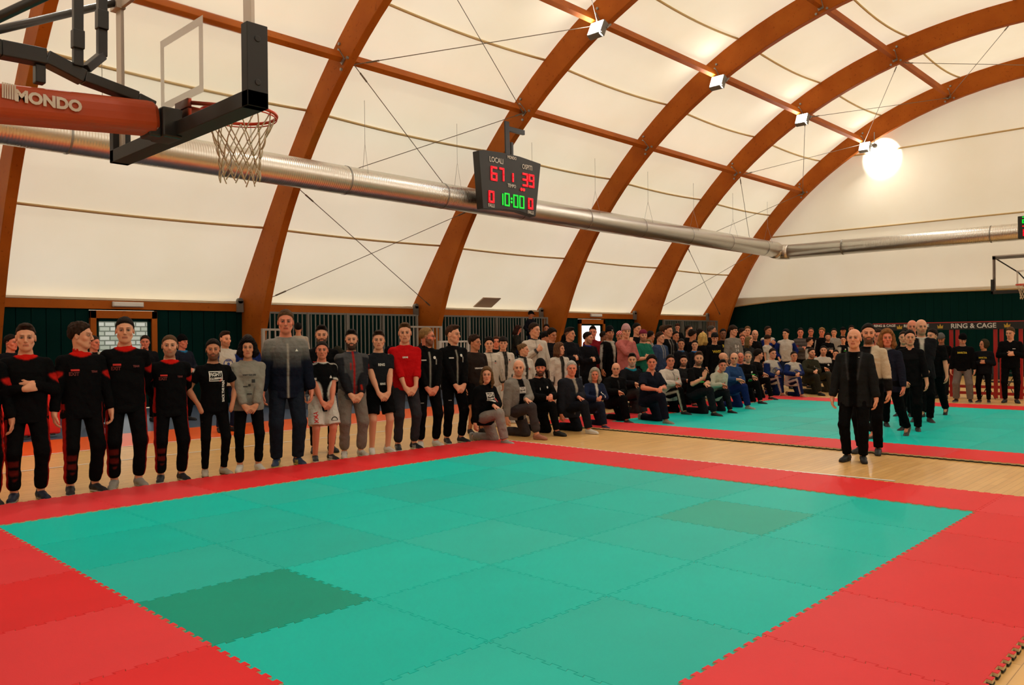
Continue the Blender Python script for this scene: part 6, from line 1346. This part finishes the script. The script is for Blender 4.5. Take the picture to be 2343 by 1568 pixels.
# ---- people by the cage frame
GP = [('text', 0, .35, .065, logo_y, 'INVICTA'), ('bar', 0, .305, .26, mat('yellow_line_ink', (.45, .36, .04), .7))]
P_('man in grey knitted hat and black sweater with yellow lettering, head bowed', 2155, 763, foot=912, f=-178, look=-178, head=(0, .6, 0), top=dict(c=BLK, g=.026, name='sweater'), prints=GP[:1], bottom=dict(c=(.010, .011, .014), loose=.02), hat=('beanie', (.10, .10, .10)), hair='none', skin=S2, beard=.5, arms='pocket', build=1.05)
P_('man in black knitted hat with yellow lettering and light grey sweatpants', 2204, 764, foot=921, f=-172, look=-150, head=(0, .55, 0), top=dict(c=BLK, g=.026, name='sweater'), prints=GP[:1], bottom=dict(c=(.15, .125, .115), loose=.03), hat=('beanie', BLK), hair='none', skin=S3, beard=.4, arms='sides', stance=.16, build=1.08, shoes=BSH)
P_('person in dark hood with yellow lettering looking left beside the camping chair', 2252, 777, foot=922, f=-178, look=140, top=dict(c=BLK2, g=.028, name='hoodie'), prints=[('text', 0, .33, .06, logo_y, 'INVICTA')], bottom=dict(c=BLK), arms='crossed', hat=('hood', (.035, .028, .016)), hair='none', skin=S2, shoes=BSH)
P_('boy in black with folded arms at the right end by the cage frame', 2313, 748, foot=922, f=-168, look=170, head=(0, .2, 0), top=dict(c=BLK, g=.022, vneck=.06, name='track_jacket'), prints=[('bar', -.07, .33, .06, logo_w)], bottom=dict(c=BLK), arms='crossed', hair='short', hcol=LBR, skin=S3)
# ---- people in the background along the side wall
P_('man in black jacket far behind at the left end, looking right', 26, 765, 7.6, f=-70, look=-55, top=dict(c=BLK2, g=.03), bottom=dict(c=BLK), hair='short', hcol=DBR, skin=S5)
P_('man in white jacket behind the second tracksuit youth', 216, 768, 8.2, f=-95, look=-60, top=dict(c=(.36, .34, .28), g=.03, open=(BLK, .02, .05)), bottom=dict(c=BLK), hair='short', hcol=(.03, .02, .014), skin=S5)
P_('man holding a phone to his ear before the left door', 333, 767, 8.6, f=-100, top=dict(c=BLK2, g=.03), bottom=dict(c=BLK), arms=('sides', 'phone'), hair='short', hcol=(.02, .012, .008), skin=S5)
P_('man with dark knitted hat and blue scarf right of the left door', 418, 767, 8.2, f=-75, look=-65, top=dict(c=(.010, .012, .02), g=.03, cc=(.02, .14, .30), cr=.115), bottom=dict(c=BLK), arms='clasphigh', hat=('beanie', BLK), hair='none', hcol=DBR, skin=S5)
P_('man in blue and white jacket with round emblem behind the FIGHT CLUBBING t-shirt', 516, 758, 5.6, f=-95, look=-80, top=RG, prints=RGP, bottom=dict(c=NAVY), arms='clasphigh', hair='quiff', hcol=BRN, beard=.5, skin=S3)
P_('balding man in blue jacket behind the curly-haired woman', 568, 764, 6.3, f=-98, look=-75, head=(0, .25, 0), top=dict(c=(.008, .018, .09), g=.026), bottom=dict(c=NAVY), hair='receding', hcol=(.05, .03, .02), skin=S5)
P_('person with black hair and white jacket right behind the very tall man', 684, 738, 8.9, seatz=.33, f=60, look=60, top=dict(c=(.36, .32, .26)), bottom=dict(c=BLK), hair='short', hcol=(.005, .005, .005), skin=S2)
P_('person in black with headphones standing high on the middle grandstand', 1216, 711, 10.2, seatz=.99, f=-85, look=-60, head=(0, .35, 0), top=dict(c=(.008, .009, .014), g=.028), bottom=dict(c=NAVY), arms='pocket', hat=('cap', BLK), hair='short', hcol=DBR, skin=S2)
P_('woman in dark olive coat sitting on the grandstand and reading papers', 1180, 744, 9.7, seatz=.72, f=-60, look=-50, head=(0, .45, 0), pose='sit', fem=1, top=dict(c=(.020, .019, .015), g=.034), bottom=dict(c=NAVY), arms='read', hair='long', hcol=(.03, .012, .008), skin=S5)
P_('person sitting on the grandstand left of the timber arch foot, looking left', 1250, 742, 9.7, seatz=.72, f=-120, look=-140, pose='sit', top=dict(c=BLK), bottom=dict(c=BLK), arms='clasp', hair='messy', hcol=DBR, skin=S2)
P_('dark head bent down behind the tall boy in the white jacket', 1248, 759, 5.0, f=-60, look=-40, head=(0, .4, 0), top=dict(c=BLK), bottom=dict(c=BLK), hair='messy', hcol=(.006, .005, .005), skin=S2)
P_('person with red-brown hair behind the curly white jacket boy', 1136, 769, 5.0, f=-95, top=dict(c=BLK), bottom=dict(c=BLK), hair='short', hcol=(.05, .02, .01), skin=S5)
P_('head with short dark hair against the timber arch behind the green t-shirt', 1489, 757, 4.6, f=-60, look=-30, top=dict(c=(.24, .22, .20)), bottom=dict(c=BLK), hair='short', hcol=DBR, skin=S2)
P_('small fair-haired child behind the young man in green', 1483, 776, 3.3, f=-90, top=dict(c=DGR), bottom=dict(c=BLK), hair='short', hcol=(.14, .08, .03), skin=S3)
P_('man with dark skin far behind, left of the black knitted hat', 1382, 757, 5.2, f=-80, look=-50, top=dict(c=BLK), bottom=dict(c=BLK), hair='buzz', hcol=DBR, skin=S4)
P_('dark youth between the grey-lined jacket and the tall man with high forehead', 1546, 757, 3.9, f=-90, look=-110, top=dict(c=DGR, cc=(.1, .15, .2)), bottom=dict(c=BLK), hair='short', hcol=DBR, skin=S2)

# ---- coats and bags heaped on the grandstands
def coat_pile(label, px, py, Y, w, hgt, col, z0, band=None):
    c = pl(px, py, Y=Y); root = empty('coat_pile', (c[0], Y, z0)); tag(root, label, 'coat pile'); n = 7; rr = np.random.default_rng(int(px)); top = max(.25, c[2]-z0+hgt/2)
    Fd = Field(axis(-w/2-.1, w/2+.1, .022), axis(-.28, .28, .022), axis(-.01, top+.1, .022))
    for i in range(12):
        x = rr.uniform(-w*.38, w*.38); z = rr.uniform(.08, top*(1-.5*abs(x)/w)-.05); Fd.ell(A(x, rr.uniform(-.06, .06), z), Rz(rr.uniform(0, 3)) @ Ry(rr.uniform(-.8, .8)), (rr.uniform(.12, .20), .12, rr.uniform(.10, .18)), .06)
    Fd.ell(A(0, 0, top*.35), np.eye(3), (w*.42, .17, top*.42), .08)
    sl = Fd.win(A(-9, -9, -9), A(9, 9, 9), 0); x, y, z = Fd.pts(sl); Fd.D = np.maximum(Fd.D, .002-z+0*x+0*y).astype(np.float32)
    V, F = Fd.mesh(); V = V+(np.sin(V[:, :1]*40+V[:, 2:]*25)*.008); C = np.tile(A(*col), (len(V), 1)); C *= 1+.4*np.sin(V[:, :1]*9+V[:, 2:]*7)
    if band is not None: C[(V[:, 0] > w*.05) & (V[:, 0] < w*.25) & (np.abs(np.sin(V[:, 2]*45)) > .85)] = band
    o = mk('heaped_coats', smooth_v(V, F, 2), F, C, cloth_m, root)
coat_pile('dark hat and olive coat heaped left of the bearded man in softshell jacket', 777, 800, 8.86, .62, .35, (.016, .015, .010), .28)
coat_pile('black jackets with white stripes heaped left of the man in red', 896, 800, 8.86, .75, .45, (.006, .006, .008), .28, (.25, .25, .26))
coat_pile('black and red coats heaped right of the man in red', 958, 800, 8.86, .60, .42, (.010, .006, .006), .28)
coat_pile('blue bags heaped behind the low white railing', 1046, 800, 8.86, .7, .30, (.006, .02, .10), .28)
coat_pile('black coats heaped by the timber arch foot right of the tall boy in white', 1290, 765, 8.0, .75, .45, (.006, .007, .008), 0)
